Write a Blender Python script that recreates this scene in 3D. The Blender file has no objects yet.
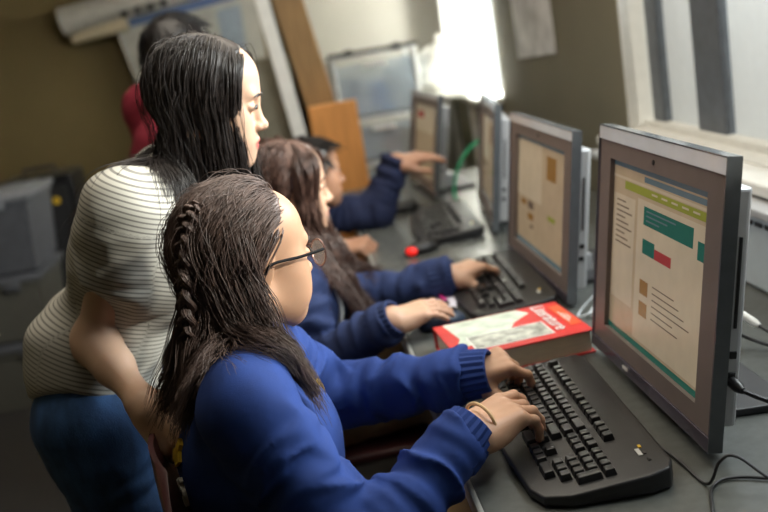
LP = dict(w1=110, w2=300, ceil=32, sun=5, exp=0.08)
import bpy, bmesh, math, random
import numpy as np
from mathutils import Vector, Matrix
from math import radians as RD, sin, cos, pi
SC = bpy.context.scene
COL = SC.collection
rng = np.random.default_rng(7)
random.seed(7)
A = lambda *v: np.array(v, dtype=np.float64)
def unit(v):
    v = np.asarray(v, float); return v/(np.linalg.norm(v)+1e-12)

# ------------------------------------------------------------------ materials
def mat(name, col, rough=.6, metal=0., var=.12, scale=30., bump=0., bscale=200., spec=.5, trans=0., emit=0., sss=0., coat=0., ior=1.45, aniso=(1,1,1)):
    m = bpy.data.materials.new(name); m.use_nodes = True
    nt = m.node_tree; b = nt.nodes['Principled BSDF']
    tc = nt.nodes.new('ShaderNodeTexCoord'); mp = nt.nodes.new('ShaderNodeMapping'); mp.inputs['Scale'].default_value = aniso
    nt.links.new(tc.outputs['Object'], mp.inputs['Vector'])
    nz = nt.nodes.new('ShaderNodeTexNoise'); nz.inputs['Scale'].default_value = scale; nz.inputs['Detail'].default_value = 4
    nt.links.new(mp.outputs[0], nz.inputs['Vector'])
    cr = nt.nodes.new('ShaderNodeValToRGB')
    lo = [c*(1-var) for c in col]; hi = [min(1, c*(1+var)) for c in col]
    cr.color_ramp.elements[0].position = .3; cr.color_ramp.elements[1].position = .7
    cr.color_ramp.elements[0].color = (*lo, 1); cr.color_ramp.elements[1].color = (*hi, 1)
    nt.links.new(nz.outputs['Fac'], cr.inputs['Fac']); nt.links.new(cr.outputs['Color'], b.inputs['Base Color'])
    b.inputs['Roughness'].default_value = rough; b.inputs['Metallic'].default_value = metal
    b.inputs['Specular IOR Level'].default_value = spec; b.inputs['IOR'].default_value = ior
    b.inputs['Transmission Weight'].default_value = trans; b.inputs['Coat Weight'].default_value = coat
    if sss:
        b.inputs['Subsurface Weight'].default_value = sss; b.inputs['Subsurface Radius'].default_value = (.012, .005, .003); b.inputs['Subsurface Scale'].default_value = 1.
    if emit:
        nt.links.new(cr.outputs['Color'], b.inputs['Emission Color']); b.inputs['Emission Strength'].default_value = emit
    if bump:
        n2 = nt.nodes.new('ShaderNodeTexNoise'); n2.inputs['Scale'].default_value = bscale; n2.inputs['Detail'].default_value = 3
        nt.links.new(mp.outputs[0], n2.inputs['Vector'])
        bp = nt.nodes.new('ShaderNodeBump'); bp.inputs['Strength'].default_value = bump; bp.inputs['Distance'].default_value = .002
        nt.links.new(n2.outputs['Fac'], bp.inputs['Height']); nt.links.new(bp.outputs[0], b.inputs['Normal'])
    return m
def translucent(name, col, w=.6, rough=.8):
    m = mat(name, col, rough, var=.04); nt = m.node_tree
    b = nt.nodes['Principled BSDF']; out = nt.nodes['Material Output']
    t = nt.nodes.new('ShaderNodeBsdfTranslucent'); t.inputs['Color'].default_value = (*col, 1)
    mx = nt.nodes.new('ShaderNodeMixShader'); mx.inputs[0].default_value = w
    nt.links.new(b.outputs[0], mx.inputs[1]); nt.links.new(t.outputs[0], mx.inputs[2]); nt.links.new(mx.outputs[0], out.inputs['Surface'])
    return m
def clear(name, col, w=.7, rough=.15):     # clear thin plastic / glass: see-through mixed with a gloss coat
    m = mat(name, col, rough, var=.03); nt = m.node_tree
    b = nt.nodes['Principled BSDF']; out = nt.nodes['Material Output']
    t = nt.nodes.new('ShaderNodeBsdfTransparent'); t.inputs['Color'].default_value = (*[.5+.5*c for c in col], 1)
    mx = nt.nodes.new('ShaderNodeMixShader'); mx.inputs[0].default_value = w
    nt.links.new(b.outputs[0], mx.inputs[1]); nt.links.new(t.outputs[0], mx.inputs[2]); nt.links.new(mx.outputs[0], out.inputs['Surface'])
    return m
def skin_mat(name, col, lip):
    m = mat(name, col, .45, var=.05, scale=25, bump=.08, bscale=500, sss=.12, spec=.4)
    nt = m.node_tree; b = nt.nodes['Principled BSDF']
    src = b.inputs['Base Color'].links[0].from_socket
    at = nt.nodes.new('ShaderNodeAttribute'); at.attribute_name = 'lip'
    mx = nt.nodes.new('ShaderNodeMix'); mx.data_type = 'RGBA'
    nt.links.new(at.outputs['Fac'], mx.inputs[0]); nt.links.new(src, mx.inputs[6]); mx.inputs[7].default_value = (*lip, 1)
    nt.links.new(mx.outputs[2], b.inputs['Base Color'])
    return m
def hair_mat(name, col, rough=.38):
    m = mat(name, col, rough, var=.45, scale=60, spec=.55); return m
def stripe_mat(name, c0, c1):
    m = mat(name, c0, .85, var=.03, bump=.15, bscale=900); nt = m.node_tree; b = nt.nodes['Principled BSDF']
    src = b.inputs['Base Color'].links[0].from_socket
    at = nt.nodes.new('ShaderNodeAttribute'); at.attribute_name = 'stripe'
    mt = nt.nodes.new('ShaderNodeMath'); mt.operation = 'SINE'; nt.links.new(at.outputs['Fac'], mt.inputs[0])
    mr = nt.nodes.new('ShaderNodeMapRange'); nt.links.new(mt.outputs[0], mr.inputs[0])
    mr.inputs[1].default_value = .25; mr.inputs[2].default_value = .7; mr.inputs[3].default_value = 0; mr.inputs[4].default_value = 1
    mx = nt.nodes.new('ShaderNodeMix'); mx.data_type = 'RGBA'
    nt.links.new(mr.outputs[0], mx.inputs[0]); nt.links.new(src, mx.inputs[6]); mx.inputs[7].default_value = (*c1, 1)
    nt.links.new(mx.outputs[2], b.inputs['Base Color'])
    return m

# ------------------------------------------------------------------ mesh + object helpers
class MB:
    def __init__(s): s.v = []; s.f = []; s.m = []; s.n = 0
    def add(s, v, f, mi=0):
        s.v.append(np.asarray(v, float)); s.f += [tuple(int(i)+s.n for i in q) for q in f]; s.m += [mi]*len(f); s.n += len(v); return s
    def box(s, c, size, R=None, bev=0., mi=0, seg=2):
        bm = bmesh.new(); bmesh.ops.create_cube(bm, size=1)
        for v in bm.verts: v.co = Vector((v.co.x*size[0], v.co.y*size[1], v.co.z*size[2]))
        if bev: bmesh.ops.bevel(bm, geom=list(bm.edges), offset=min(bev, .49*min(size)), segments=seg, profile=.5, affect='EDGES')
        return s.bm(bm, c, R, mi)
    def bm(s, bm, c=(0,0,0), R=None, mi=0):
        bm.verts.index_update()
        v = np.array([x.co[:] for x in bm.verts])
        if R is not None: v = v @ np.asarray(R).T
        f = [[x.index for x in q.verts] for q in bm.faces]; bm.free()
        return s.add(v+np.asarray(c, float), f, mi)
    def prism(s, pts, z0, z1, R=None, c=(0,0,0), bev=0., mi=0):     # pts (x,y) outline extruded in z
        bm = bmesh.new(); vs = [bm.verts.new((p[0], p[1], z0)) for p in pts]; f = bm.faces.new(vs)
        r = bmesh.ops.extrude_face_region(bm, geom=[f]); bmesh.ops.translate(bm, vec=(0,0,z1-z0), verts=[g for g in r['geom'] if isinstance(g, bmesh.types.BMVert)])
        bmesh.ops.recalc_face_normals(bm, faces=list(bm.faces))
        if bev: bmesh.ops.bevel(bm, geom=[e for e in bm.edges if len(e.link_faces) == 2 and e.calc_face_angle(0) > .6], offset=bev, segments=2, profile=.5, affect='EDGES')
        return s.bm(bm, c, R, mi)
    def tube(s, pts, r, n=8, mi=0, cap=True):
        pts = np.asarray(pts, float); k = len(pts); r = np.broadcast_to(np.asarray(r, float), (k,))
        t = np.gradient(pts, axis=0); t /= np.linalg.norm(t, axis=1)[:, None]+1e-12
        u = np.cross(t[0], (0,0,1)); u = np.cross(t[0], (1,0,0)) if np.linalg.norm(u) < .1 else u
        V = []
        for i in range(k):
            u = u-t[i]*(u@t[i]); u = unit(u); w = np.cross(t[i], u)
            a = np.arange(n)*2*pi/n
            V.append(pts[i]+r[i]*(np.cos(a)[:, None]*u+np.sin(a)[:, None]*w))
        f = [(i*n+j, i*n+(j+1) % n, (i+1)*n+(j+1) % n, (i+1)*n+j) for i in range(k-1) for j in range(n)]
        if cap: f += [tuple(range(n))[::-1], tuple((k-1)*n+j for j in range(n))]
        return s.add(np.concatenate(V), f, mi)
    def ball(s, c, r, R=None, seg=20, mi=0):
        bm = bmesh.new(); bmesh.ops.create_uvsphere(bm, u_segments=seg, v_segments=seg//2+2, radius=1)
        r = np.broadcast_to(np.asarray(r, float), (3,))
        for v in bm.verts: v.co = Vector((v.co.x*r[0], v.co.y*r[1], v.co.z*r[2]))
        return s.bm(bm, c, R, mi)
    def quad(s, a, b, c, d, mi=0): return s.add([a,b,c,d], [(0,1,2,3)], mi)
    def build(s, name, m, root=None, smooth=True, **k): return mkobj(name, np.concatenate(s.v), s.f, m, root, smooth, mi=s.m, **k)
def spline(pts, n=12):
    P = [Vector(p) for p in pts]; P = [P[0]*2-P[1]]+P+[P[-1]*2-P[-2]]; out = []
    for i in range(1, len(P)-2):
        for k in range(n):
            t = k/n; a,b,c,d = P[i-1:i+3]
            out.append(.5*((2*b)+(c-a)*t+(2*a-5*b+4*c-d)*t*t+(3*b-a-3*c+d)*t**3))
    out.append(P[-2]); return np.array([p[:] for p in out])
def mkobj(name, V, F, m, root=None, smooth=True, attrs=None, mi=None, ang=35):
    V = np.asarray(V, np.float64); me = bpy.data.meshes.new(name)
    lo, hi = V.min(0), V.max(0); org = A((lo[0]+hi[0])/2, (lo[1]+hi[1])/2, lo[2])
    W = (V-org).astype(np.float32)
    if isinstance(F, np.ndarray) and F.ndim == 2:
        k = F.shape[1]; me.vertices.add(len(W)); me.vertices.foreach_set('co', W.ravel())
        me.loops.add(F.size); me.loops.foreach_set('vertex_index', F.astype(np.int32).ravel())
        me.polygons.add(len(F)); me.polygons.foreach_set('loop_start', np.arange(len(F), dtype=np.int32)*k)
        me.update(calc_edges=True)
    else:
        me.from_pydata(W.tolist(), [], [list(q) for q in F]); me.update()
    for x in (m if isinstance(m, (list, tuple)) else [m]): me.materials.append(x)
    if mi is not None and isinstance(m, (list, tuple)): me.polygons.foreach_set('material_index', np.asarray(mi, np.int32))
    if smooth:
        me.polygons.foreach_set('use_smooth', np.ones(len(me.polygons), bool))
        if ang < 180:
            try: me.set_sharp_from_angle(angle=RD(ang))
            except Exception: pass
    for k, a in (attrs or {}).items():
        at = me.attributes.new(k, 'FLOAT', 'POINT'); at.data.foreach_set('value', np.asarray(a, np.float32))
    o = bpy.data.objects.new(name, me); COL.objects.link(o)
    base = A(*(root['_b'] if root is not None and '_b' in root else (0,0,0)))
    o.location = org-base; o['_b'] = list(map(float, org))
    if root is not None: o.parent = root
    return o
def tag(o, label, cat, group=None, kind=None):
    if label: o['label'] = label
    if cat: o['category'] = cat
    if group: o['group'] = group
    if kind: o['kind'] = kind
    return o
def thing(name, loc, label, cat, group=None):
    o = bpy.data.objects.new(name, None); o.empty_display_size = .05; COL.objects.link(o); o.location = loc
    o['_b'] = list(map(float, loc)); return tag(o, label, cat, group)
def struct(name, mb, m, smooth=False):
    o = mb.build(name, m, None, smooth); o['kind'] = 'structure'; return o
def copytree(o, parent=None):
    c = o.copy(); COL.objects.link(c)
    if parent is not None: c.parent = parent
    for ch in list(o.children): copytree(ch, c)
    return c
def rotz(a): return np.array([[cos(a), -sin(a), 0], [sin(a), cos(a), 0], [0, 0, 1.]])
def roty(a): return np.array([[cos(a), 0, sin(a)], [0, 1, 0], [-sin(a), 0, cos(a)]])
def rotx(a): return np.array([[1, 0, 0], [0, cos(a), -sin(a)], [0, sin(a), cos(a)]])
def text_mesh(body, size, ext=.0004, font_bold=False):
    cu = bpy.data.curves.new('t', 'FONT'); cu.body = body; cu.size = size; cu.extrude = ext; cu.resolution_u = 3
    o = bpy.data.objects.new('t', cu); COL.objects.link(o); dg = bpy.context.evaluated_depsgraph_get()
    me = bpy.data.meshes.new_from_object(o.evaluated_get(dg)); bpy.data.objects.remove(o)
    V = np.array([v.co[:] for v in me.vertices]); F = [list(p.vertices) for p in me.polygons]; bpy.data.meshes.remove(me); return V, F

# ------------------------------------------------------------------ distance-field sculpting
class P_:      # one primitive: kind, params, smooth k, op, optional frame (origin, R)
    def __init__(s, kind, *p, k=.012, op='u', fr=None):
        s.kind, s.p, s.k, s.op, s.fr = kind, p, k, op, fr
    def d(s, P):
        if s.fr is not None: P = (P-s.fr[0]) @ s.fr[1]
        if s.kind == 'c':
            a, b, ra, rb = s.p; ab = b-a; q = P-a; t = np.clip(q@ab/max(ab@ab, 1e-9), 0, 1)
            return np.linalg.norm(q-t[..., None]*ab, axis=-1)-(ra+(rb-ra)*t)
        if s.kind == 'e':
            c, r = s.p[:2]; q = P-c
            if len(s.p) > 2: q = q @ s.p[2]
            k0 = np.linalg.norm(q/r, axis=-1); k1 = np.linalg.norm(q/(r*r), axis=-1); return k0*(k0-1)/(k1+1e-9)
        if s.kind == 'b':
            c, h, r, R = s.p; q = np.abs((P-c) @ R)-(h-r)
            return np.linalg.norm(np.maximum(q, 0), axis=-1)+np.minimum(q.max(-1), 0)-r
    def bb(s):
        if s.kind == 'c':
            a, b, ra, rb = s.p
            pts = np.stack([a-ra, a+ra, b-rb, b+rb]); lo, hi = pts.min(0), pts.max(0)
        else:
            c, r = s.p[0], s.p[1]; m = np.max(r)*1.02 if (len(s.p) > 2) else np.asarray(r); m = m*1.75 if s.kind == 'b' else m
            lo, hi = c-m, c+m
        if s.fr is not None:
            o, R = s.fr; c8 = np.array([[x, y, z] for x in (lo[0], hi[0]) for y in (lo[1], hi[1]) for z in (lo[2], hi[2])]) @ R.T+o
            lo, hi = c8.min(0), c8.max(0)
        return lo, hi
def cap(a, b, ra, rb=None, **k): return P_('c', np.asarray(a, float), np.asarray(b, float), ra, ra if rb is None else rb, **k)
def ell(c, r, R=None, **k): return P_('e', np.asarray(c, float), np.asarray(r, float), *([R] if R is not None else []), **k)
def rbox(c, h, r, R=np.eye(3), **k): return P_('b', np.asarray(c, float), np.asarray(h, float), r, R, **k)
def smin(a, b, k):
    h = np.clip(k-np.abs(a-b), 0, None)/max(k, 1e-6); return np.minimum(a, b)-h*h*k*.25
def comb(D, d, q): return smin(D, d, q.k) if q.op == 'u' else -smin(-D, d, q.k)
def evalp(prims, P):
    D = np.full(P.shape[:-1], 1.)
    for q in prims: D = comb(D, q.d(P), q)
    return D
def sculpt(prims, vox, post=None, smooth=1, bounds=None):
    bbs = [q.bb() for q in prims if q.op == 'u']
    lo = np.min([b[0] for b in bbs], 0)-4*vox; hi = np.max([b[1] for b in bbs], 0)+4*vox
    if bounds is not None: lo = np.maximum(lo, bounds[0]); hi = np.minimum(hi, bounds[1])
    n = np.ceil((hi-lo)/vox).astype(int)+1; D = np.full(n, .25, np.float32)
    ax = [lo[i]+vox*np.arange(n[i]) for i in range(3)]
    for q in prims:
        b0, b1 = q.bb(); mg = max(q.k, 4*vox)
        i0 = np.clip(np.floor((b0-mg-lo)/vox).astype(int), 0, n); i1 = np.clip(np.ceil((b1+mg-lo)/vox).astype(int)+1, 0, n)
        if (i1 <= i0).any(): continue
        sl = tuple(slice(i0[i], i1[i]) for i in range(3))
        P = np.stack(np.meshgrid(*[ax[i][sl[i]] for i in range(3)], indexing='ij'), -1)
        D[sl] = comb(D[sl], q.d(P), q)
    if post is not None:
        ix = np.nonzero(np.abs(D) < .05 if post[1] else np.abs(D) < 4*vox+.012)
        P = np.stack([ax[i][ix[i]] for i in range(3)], -1)
        D[ix] = post[0](P, D[ix])
    D[0] = D[-1] = .1; D[:, 0] = D[:, -1] = .1; D[:, :, 0] = D[:, :, -1] = .1
    S = D < 0
    C = [(i, j, k) for i in (0, 1) for j in (0, 1) for k in (0, 1)]
    cnt = sum(S[i:n[0]-1+i, j:n[1]-1+j, k:n[2]-1+k].astype(np.int8) for i, j, k in C)
    I = np.argwhere((cnt > 0) & (cnt < 8)); vals = np.stack([D[I[:, 0]+i, I[:, 1]+j, I[:, 2]+k] for i, j, k in C], 1).astype(np.float64)
    acc = np.zeros((len(I), 3)); num = np.zeros(len(I)); Ca = np.array(C, float)
    for a in range(8):
        for b in range(a+1, 8):
            if np.abs(Ca[a]-Ca[b]).sum() != 1: continue
            m = (vals[:, a] < 0) != (vals[:, b] < 0); t = np.where(m, vals[:, a]/np.where(m, vals[:, a]-vals[:, b], 1), 0)
            acc += np.where(m[:, None], Ca[a]+t[:, None]*(Ca[b]-Ca[a]), 0); num += m
    V = lo+vox*(I+acc/num[:, None])
    vid = np.full(n, -1, np.int32); vid[I[:, 0], I[:, 1], I[:, 2]] = np.arange(len(I)); F = []
    for axn in range(3):
        sa = [slice(1, -1)]*3; sb = list(sa); sa[axn] = slice(0, -1); sb[axn] = slice(1, None)
        for sign in (0, 1):
            x = S[tuple(sa)] & ~S[tuple(sb)] if sign == 0 else ~S[tuple(sa)] & S[tuple(sb)]
            E = np.argwhere(x); off = np.ones(3, int); off[axn] = 0; E = E+off
            u = np.zeros(3, int); w = np.zeros(3, int); u[(axn+1) % 3] = 1; w[(axn+2) % 3] = 1
            g = lambda e: vid[e[:, 0], e[:, 1], e[:, 2]]
            q = np.stack([g(E-u-w), g(E-w), g(E), g(E-u)], 1)
            F.append(q if sign == 0 else q[:, ::-1])
    F = np.concatenate(F); F = F[(F >= 0).all(1)]
    for _ in range(smooth):
        e = np.concatenate([F[:, [0, 1]], F[:, [1, 2]], F[:, [2, 3]], F[:, [3, 0]]])
        s = np.zeros_like(V); c = np.zeros(len(V))
        for ax_ in range(3): s[:, ax_] = np.bincount(e[:, 0], V[e[:, 1], ax_], len(V))+np.bincount(e[:, 1], V[e[:, 0], ax_], len(V))
        c = np.bincount(e.ravel(), minlength=len(V)); V = .4*V+.6*s/np.maximum(c, 1)[:, None]
    return V, F
def merge(*vf):
    V = []; F = []; n = 0
    for v, f in vf: V.append(v); F.append(f+n); n += len(v)
    return np.concatenate(V), np.concatenate(F)
_tab = rng.random(4096)
def vnoise(P):                                    # cheap value noise
    i = np.floor(P).astype(np.int64); f = P-i; f = f*f*(3-2*f); out = 0
    for a in (0, 1):
        for b in (0, 1):
            for c in (0, 1):
                h = ((i[..., 0]+a)*374761393+(i[..., 1]+b)*668265263+(i[..., 2]+c)*2147483647) & 0x7fffffff
                h = (h ^ (h >> 13))*1274126177 & 0x7fffffff
                w = (f[..., 0] if a else 1-f[..., 0])*(f[..., 1] if b else 1-f[..., 1])*(f[..., 2] if c else 1-f[..., 2])
                out = out+w*_tab[(h ^ (h >> 16)) & 4095]
    return out
def folds(P, D, arms=(), amp=.006, base=.004):    # cloth wrinkles: rings across the sleeves plus broad folds
    w = P+.03*(np.stack([vnoise(P*14), vnoise(P*14+9), vnoise(P*14+31)], -1)-.5)
    d = base*(vnoise(w*A(14, 14, 26))-.5)*2
    for a, b, r in arms:
        ab = b-a; L = np.linalg.norm(ab); t = np.clip((P-a)@ab/(L*L), 0, 1); rad = np.linalg.norm(P-a-t[:, None]*ab, axis=1)
        m = np.clip(1-(rad-r)/.03, 0, 1)*np.clip(t*6, 0, 1)
        q = np.stack([t*L*46+2.2*vnoise(P*13), vnoise(P*9)*3, t*0], -1)
        rid = (1-np.abs(2*vnoise(q)-1))**1.6
        d = d-m*amp*(rid-.25)*1.6*(.4+.6*t)
    return D+d
def clothpost(arms, amp=.006, base=.004): return (lambda P, D: folds(P, D, arms, amp, base), False)
def project(prims, pts, off=0.0, it=6):
    p = np.asarray(pts, float).copy(); e = .002
    for _ in range(it):
        d = evalp(prims, p); g = np.stack([evalp(prims, p+A(*(e if j == i else 0 for j in range(3))))-d for i in range(3)], -1)/e
        g /= np.linalg.norm(g, axis=-1)[:, None]+1e-9; p = p-(d-off)[:, None]*g
    return p, g
# ------------------------------------------------------------------ anatomy
def frame(o, yaw, pitch=0, roll=0, s=1.):       # yaw + turns towards +Y, pitch + looks down
    return (A(*o), rotz(RD(yaw)) @ roty(RD(pitch)) @ rotx(RD(roll)))
def L2W(fr, p): return np.asarray(p, float) @ fr[1].T+fr[0]
def head_prims(fr, neck, s=1., ear=1.):
    e = lambda c, r, R=None, **k: ell(A(*c)*s, A(*r)*s, R, fr=fr, **k)
    c = lambda a, b, ra, rb=None, **k: cap(A(*a)*s, A(*b)*s, ra*s, None if rb is None else rb*s, fr=fr, **k)
    H = [e((-.014, 0, .036), (.092, .073, .083)), e((.028, 0, -.035), (.056, .057, .074), k=.03),
         e((.035, 0, .045), (.049, .060, .052), k=.03)]
    for y in (-1, 1):
        H += [c((-.012, y*.052, -.048), (.058, y*.016, -.094), .017, .015, k=.03), e((.053, y*.040, -.018), (.024, .020, .022), k=.03),
              e((.050, y*.034, -.055), (.030, .022, .028), k=.03)]
    H += [e((.072, 0, -.090), (.017, .018, .015), k=.022), c((.077, -.034, .024), (.077, .034, .024), .008, k=.02),
          e((.074, 0, -.060), (.018, .026, .022), k=.02)]
    for y in (-1, 1): H += [e((.089, y*.031, .004), (.012, .017, .011), op='s', k=.014)]
    H += [c((.083, 0, .010), (.097*1, 0, -.024), .0065, .0085, k=.014), e((.1005, 0, -.028), (.0095, .0095, .0085), k=.010)]
    for y in (-1, 1):
        H += [e((.092, y*.0115, -.031), (.0085, .0065, .0065), k=.006), e((.094, y*.006, -.039), (.004, .0028, .003), op='s', k=.003)]
    H += [e((.0885, 0, -.0555), (.0085, .021, .0058), k=.006), e((.0865, 0, -.0665), (.0090, .018, .0066), k=.005),
          c((.097, -.017, -.0608), (.097, .017, -.0608), .0016, op='s', k=.003)]
    for y in (-1, 1):
        H += [e((.079, y*.031, .0045), (.0105, .0165, .0085), k=.006),
              e((-.008, y*(.074-.009*(1-ear)), .000), (.017, .006-.002*(1-ear), .030), rotz(y*.25), k=.004)]
        if ear == 1: H += [e((-.004, y*.080, .004), (.009, .004, .018), rotz(y*.25), op='s', k=.004)]
    nk = A(*neck); top = L2W(fr, A(-.022, 0, -.045)*s)
    H += [cap(top, nk, .047*s, .052*s, k=.022)]
    return H
def lipw(fr, V, s=1.):
    q = (V-fr[0]) @ fr[1]/s
    a = ((q[:, 0]-.089)/.014)**2+(q[:, 1]/.021)**2+((q[:, 2]+.061)/.0125)**2
    return np.clip((1.15-a)/.5, 0, 1)
def face_bits(root, fr, M, prims, s=1., hw=.0150, hh=.0046):
    """eyes, lash lines and eyebrows laid on the sculpted face"""
    put = lambda q, off: project(prims, L2W(fr, np.asarray(q)*s), off*s)[0]
    for y in (-1, 1):
        def patch(cu, cv, ru, rv, off, bulge, clipv=None):
            n, k = 16, 9; Q = []
            for i in range(n):
                a = -1+2*i/(n-1)
                for j in range(k):
                    b = -1+2*j/(k-1); u = cu+ru*a; half = rv*math.sqrt(max(0, 1-a*a)); v = cv+half*b
                    if clipv: v = min(max(v, -clipv(u)[1]), clipv(u)[0])
                    Q.append((.092, y*(.0315+u), .0045+v+.06*u))
            Q = np.array(Q); P = put(Q, off); bl = np.array([(1-(-1+2*i/(n-1))**2)*(1-(-1+2*j/(k-1))**2) for i in range(n) for j in range(k)])
            P = P+fr[1][:, 0]*(bl*bulge*s)[:, None]; back = P-fr[1][:, 0]*.002
            F = [(i*k+j, (i+1)*k+j, (i+1)*k+j+1, i*k+j+1) for i in range(n-1) for j in range(k-1)]
            return P, F
        alm = lambda u: (hh*(1-min(1, abs(u/hw))**2.2)*1.0, hh*.75*(1-min(1, abs(u/hw))**2))
        P, F = patch(0, 0, hw, hh*1.2, .0004, .0010, alm); eye = mkobj('eye', P, F, M['eyewhite'], root)
        P, F = patch(.0, .0004, .0098, .0080, .0012, .0010, alm); mkobj('iris', P, F, M['iris'], eye)
        a = np.linspace(-1.05, 1.12, 13); q = np.stack([0*a+.092, y*(.0315+hw*a), .0045+.06*hw*a+hh*(1-np.minimum(1, np.abs(a))**2.2)+.0006], 1)
        MB().tube(put(q, .0016), np.interp(a, [-1.05, -.3, .7, 1.12], [.0006, .0019, .0021, .0006])*s, 6).build('eyelash', M['hairblack'], root)
        a = np.linspace(-1, 1, 13); q = np.stack([0*a+.094, y*(.031+.019*a), .0245+.0035*(1-a*a)-.0008*a], 1)
        P = put(q, .0008); V = MB().tube(P, np.interp(a, [-1, -.6, .4, 1], [.0014, .0026, .0022, .0006])*s, 6); V.build('eyebrow', M['hairblack'], root)
FL = {'index': (.072, .030, 0.006), 'middle': (.079, .010, .0), 'ring': (.073, -.011, -.003), 'little': (.057, -.030, -.010)}
def hand_prims(wrist, fwd, up, side, curl, thumb=(25, 20, 15, 35), s=.95, spread=4, per=None):
    """side=+1 thumb on the cross(up,fwd) side. curl: (mcp,pip,dip) degrees. returns prims, tips(dict of (tip, dir, nailnormal)) """
    f = unit(fwd); u = unit(A(*up)-f*(f@A(*up))); l = np.cross(u, f)*side
    w = A(*wrist); at = lambda x, y, z: w+(f*x+l*y+u*z)*s
    H = [cap(at(-.006, 0, 0), at(.012, 0, 0), .025*s, .027*s, k=.02)]
    H += [rbox(at(.045, 0, -.003), A(.040, .036, .0125)*s, .0115*s, np.stack([f, l, u], 1), k=.02),
          ell(at(.030, .024, -.012), A(.030, .017, .016)*s, np.stack([f, l, u], 1), k=.015), ell(at(.032, -.026, -.010), A(.030, .013, .014)*s, np.stack([f, l, u], 1), k=.015)]
    tips = {}
    for i, (nm, (L, y, dx)) in enumerate(FL.items()):
        cu = (per or {}).get(nm, curl); base = at(.083+dx, y*.94, .002)
        H.append(cap(at(.02, y*.55, .003), base, .0095*s, .0098*s, k=.012))
        ang = 0; p = base; sp = RD(spread*(1.5-i)); d0 = f*cos(sp)+l*sin(sp); r = (.0092, .0082, .0074, .0064)
        for j, (q, ln) in enumerate(zip(cu, (.46, .29, .25))):
            ang += RD(q); dr = d0*cos(ang)-u*sin(ang); e = p+dr*L*ln*s
            k = .004 if j else .006
            H.append(cap(p, e, r[j]*s*(.86 if nm == 'little' else 1), r[j+1]*s*(.86 if nm == 'little' else 1), k=k)); p = e
        tips[nm] = (p, dr, d0*sin(ang)+u*cos(ang), r[3]*s)
    t0 = at(.018, .026, -.010); az, dn, b1, b2 = thumb      # az: angle away from fingers, dn: below palm plane
    d = f*cos(RD(az))*cos(RD(dn))+l*sin(RD(az))*cos(RD(dn))-u*sin(RD(dn))
    p1 = t0+d*.042*s; H.append(cap(t0, p1, .0135*s, .0108*s, k=.014))
    d2 = unit(d+f*np.tan(RD(b1))*.9-l*np.tan(RD(b1))*.35); p2 = p1+d2*.032*s; H.append(cap(p1, p2, .0105*s, .0092*s, k=.005))
    d3 = unit(d2+f*np.tan(RD(b2))*.7-l*np.tan(RD(b2))*.5); p3 = p2+d3*.022*s; H.append(cap(p2, p3, .0094*s, .0072*s, k=.004))
    nn = unit(u*.6+l*.55-f*.1); nn = unit(nn-d3*(nn@d3)); tips['thumb'] = (p3, d3, nn, .0075*s)
    return H, tips
def nail(root, tip, m, label=None):
    p, d, n, r = tip; t = np.cross(n, d); V = []; F = []
    for i, x in enumerate(np.linspace(-.55, .85, 5)):
        for j, a in enumerate(np.linspace(-.9, .9, 5)):
            w = .95*(1-.12*abs(x)); V.append(p+d*r*x+(n*cos(a)*1.06+t*sin(a)*w)*r*(1.02-.10*max(0, x)**2))
    F = [(i*5+j, i*5+j+1, i*5+j+6, i*5+j+5) for i in range(4) for j in range(4)]
    V = np.array(V); c = V.mean(0); V2 = c+(V-c)*.9-n*r*.25
    F += [(f[3]+25, f[2]+25, f[1]+25, f[0]+25) for f in F[:16]]
    o = mkobj('fingernail', np.concatenate([V, V2]), F, m, root, True)
    if label: o['label'] = label
def cuff(root, a, b, ra, rb, m, name='cuff', ribs=22, th=.004):
    a = A(*a); b = A(*b); ax = unit(b-a); u = unit(np.cross(ax, (0, .3, 1))); w = np.cross(ax, u); V = []; n = ribs*4
    prof = [(0, -th), (0, th*.6), (.25, th), (.7, th), (.97, th*.8), (1.0, 0), (.97, -th), (.3, -th)]
    for t, o in prof:
        g = np.arange(n)*2*pi/n; r = ra+(rb-ra)*t+o+(.0011*np.sign(o))*np.cos(g*ribs)*(o > 0)
        V.append(a+(b-a)*t+r[:, None]*(np.cos(g)[:, None]*u+np.sin(g)[:, None]*w))
    k = len(prof); F = [(i*n+j, i*n+(j+1) % n, (i+1)*n+(j+1) % n, (i+1)*n+j) for i in range(k-1) for j in range(n)]
    return mkobj(name, np.concatenate(V), F, m, root, True)
def sleeve_cut(el, wr, r):                       # flat open end of a sleeve at the wrist
    d = unit(A(*wr)-A(*el)); w = A(*wr); R = np.stack([d, unit(np.cross(d, (0, 0, 1))), np.cross(d, unit(np.cross(d, (0, 0, 1))))], 1)
    return [rbox(w+d*.06, A(.06, .08, .08), .004, R, op='s', k=.004), cap(w-d*.012, w+d*.05, r, op='s', k=.004)]
def torso_prims(hip, chest, neck, sr, sl, w=1., k=.06):
    hip, chest, neck, sr, sl = map(lambda p: A(*p), (hip, chest, neck, sr, sl)); lat = unit(sl-sr)
    T = [cap(hip-lat*.055*w, hip+lat*.055*w, .125*w, k=k), cap(hip*.5+chest*.5-lat*.04*w, hip*.5+chest*.5+lat*.04*w, .108*w, k=k), cap(hip*.35+chest*.65, chest, .11*w, .115*w, k=k),
         cap(chest-lat*.065*w, chest+lat*.065*w, .10*w, .10*w, k=k), cap(neck, sr, .055*w, .058*w, k=k*.8), cap(neck, sl, .055*w, .058*w, k=k*.8), cap(chest, neck, .09*w, .058*w, k=k)]
    return T
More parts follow.
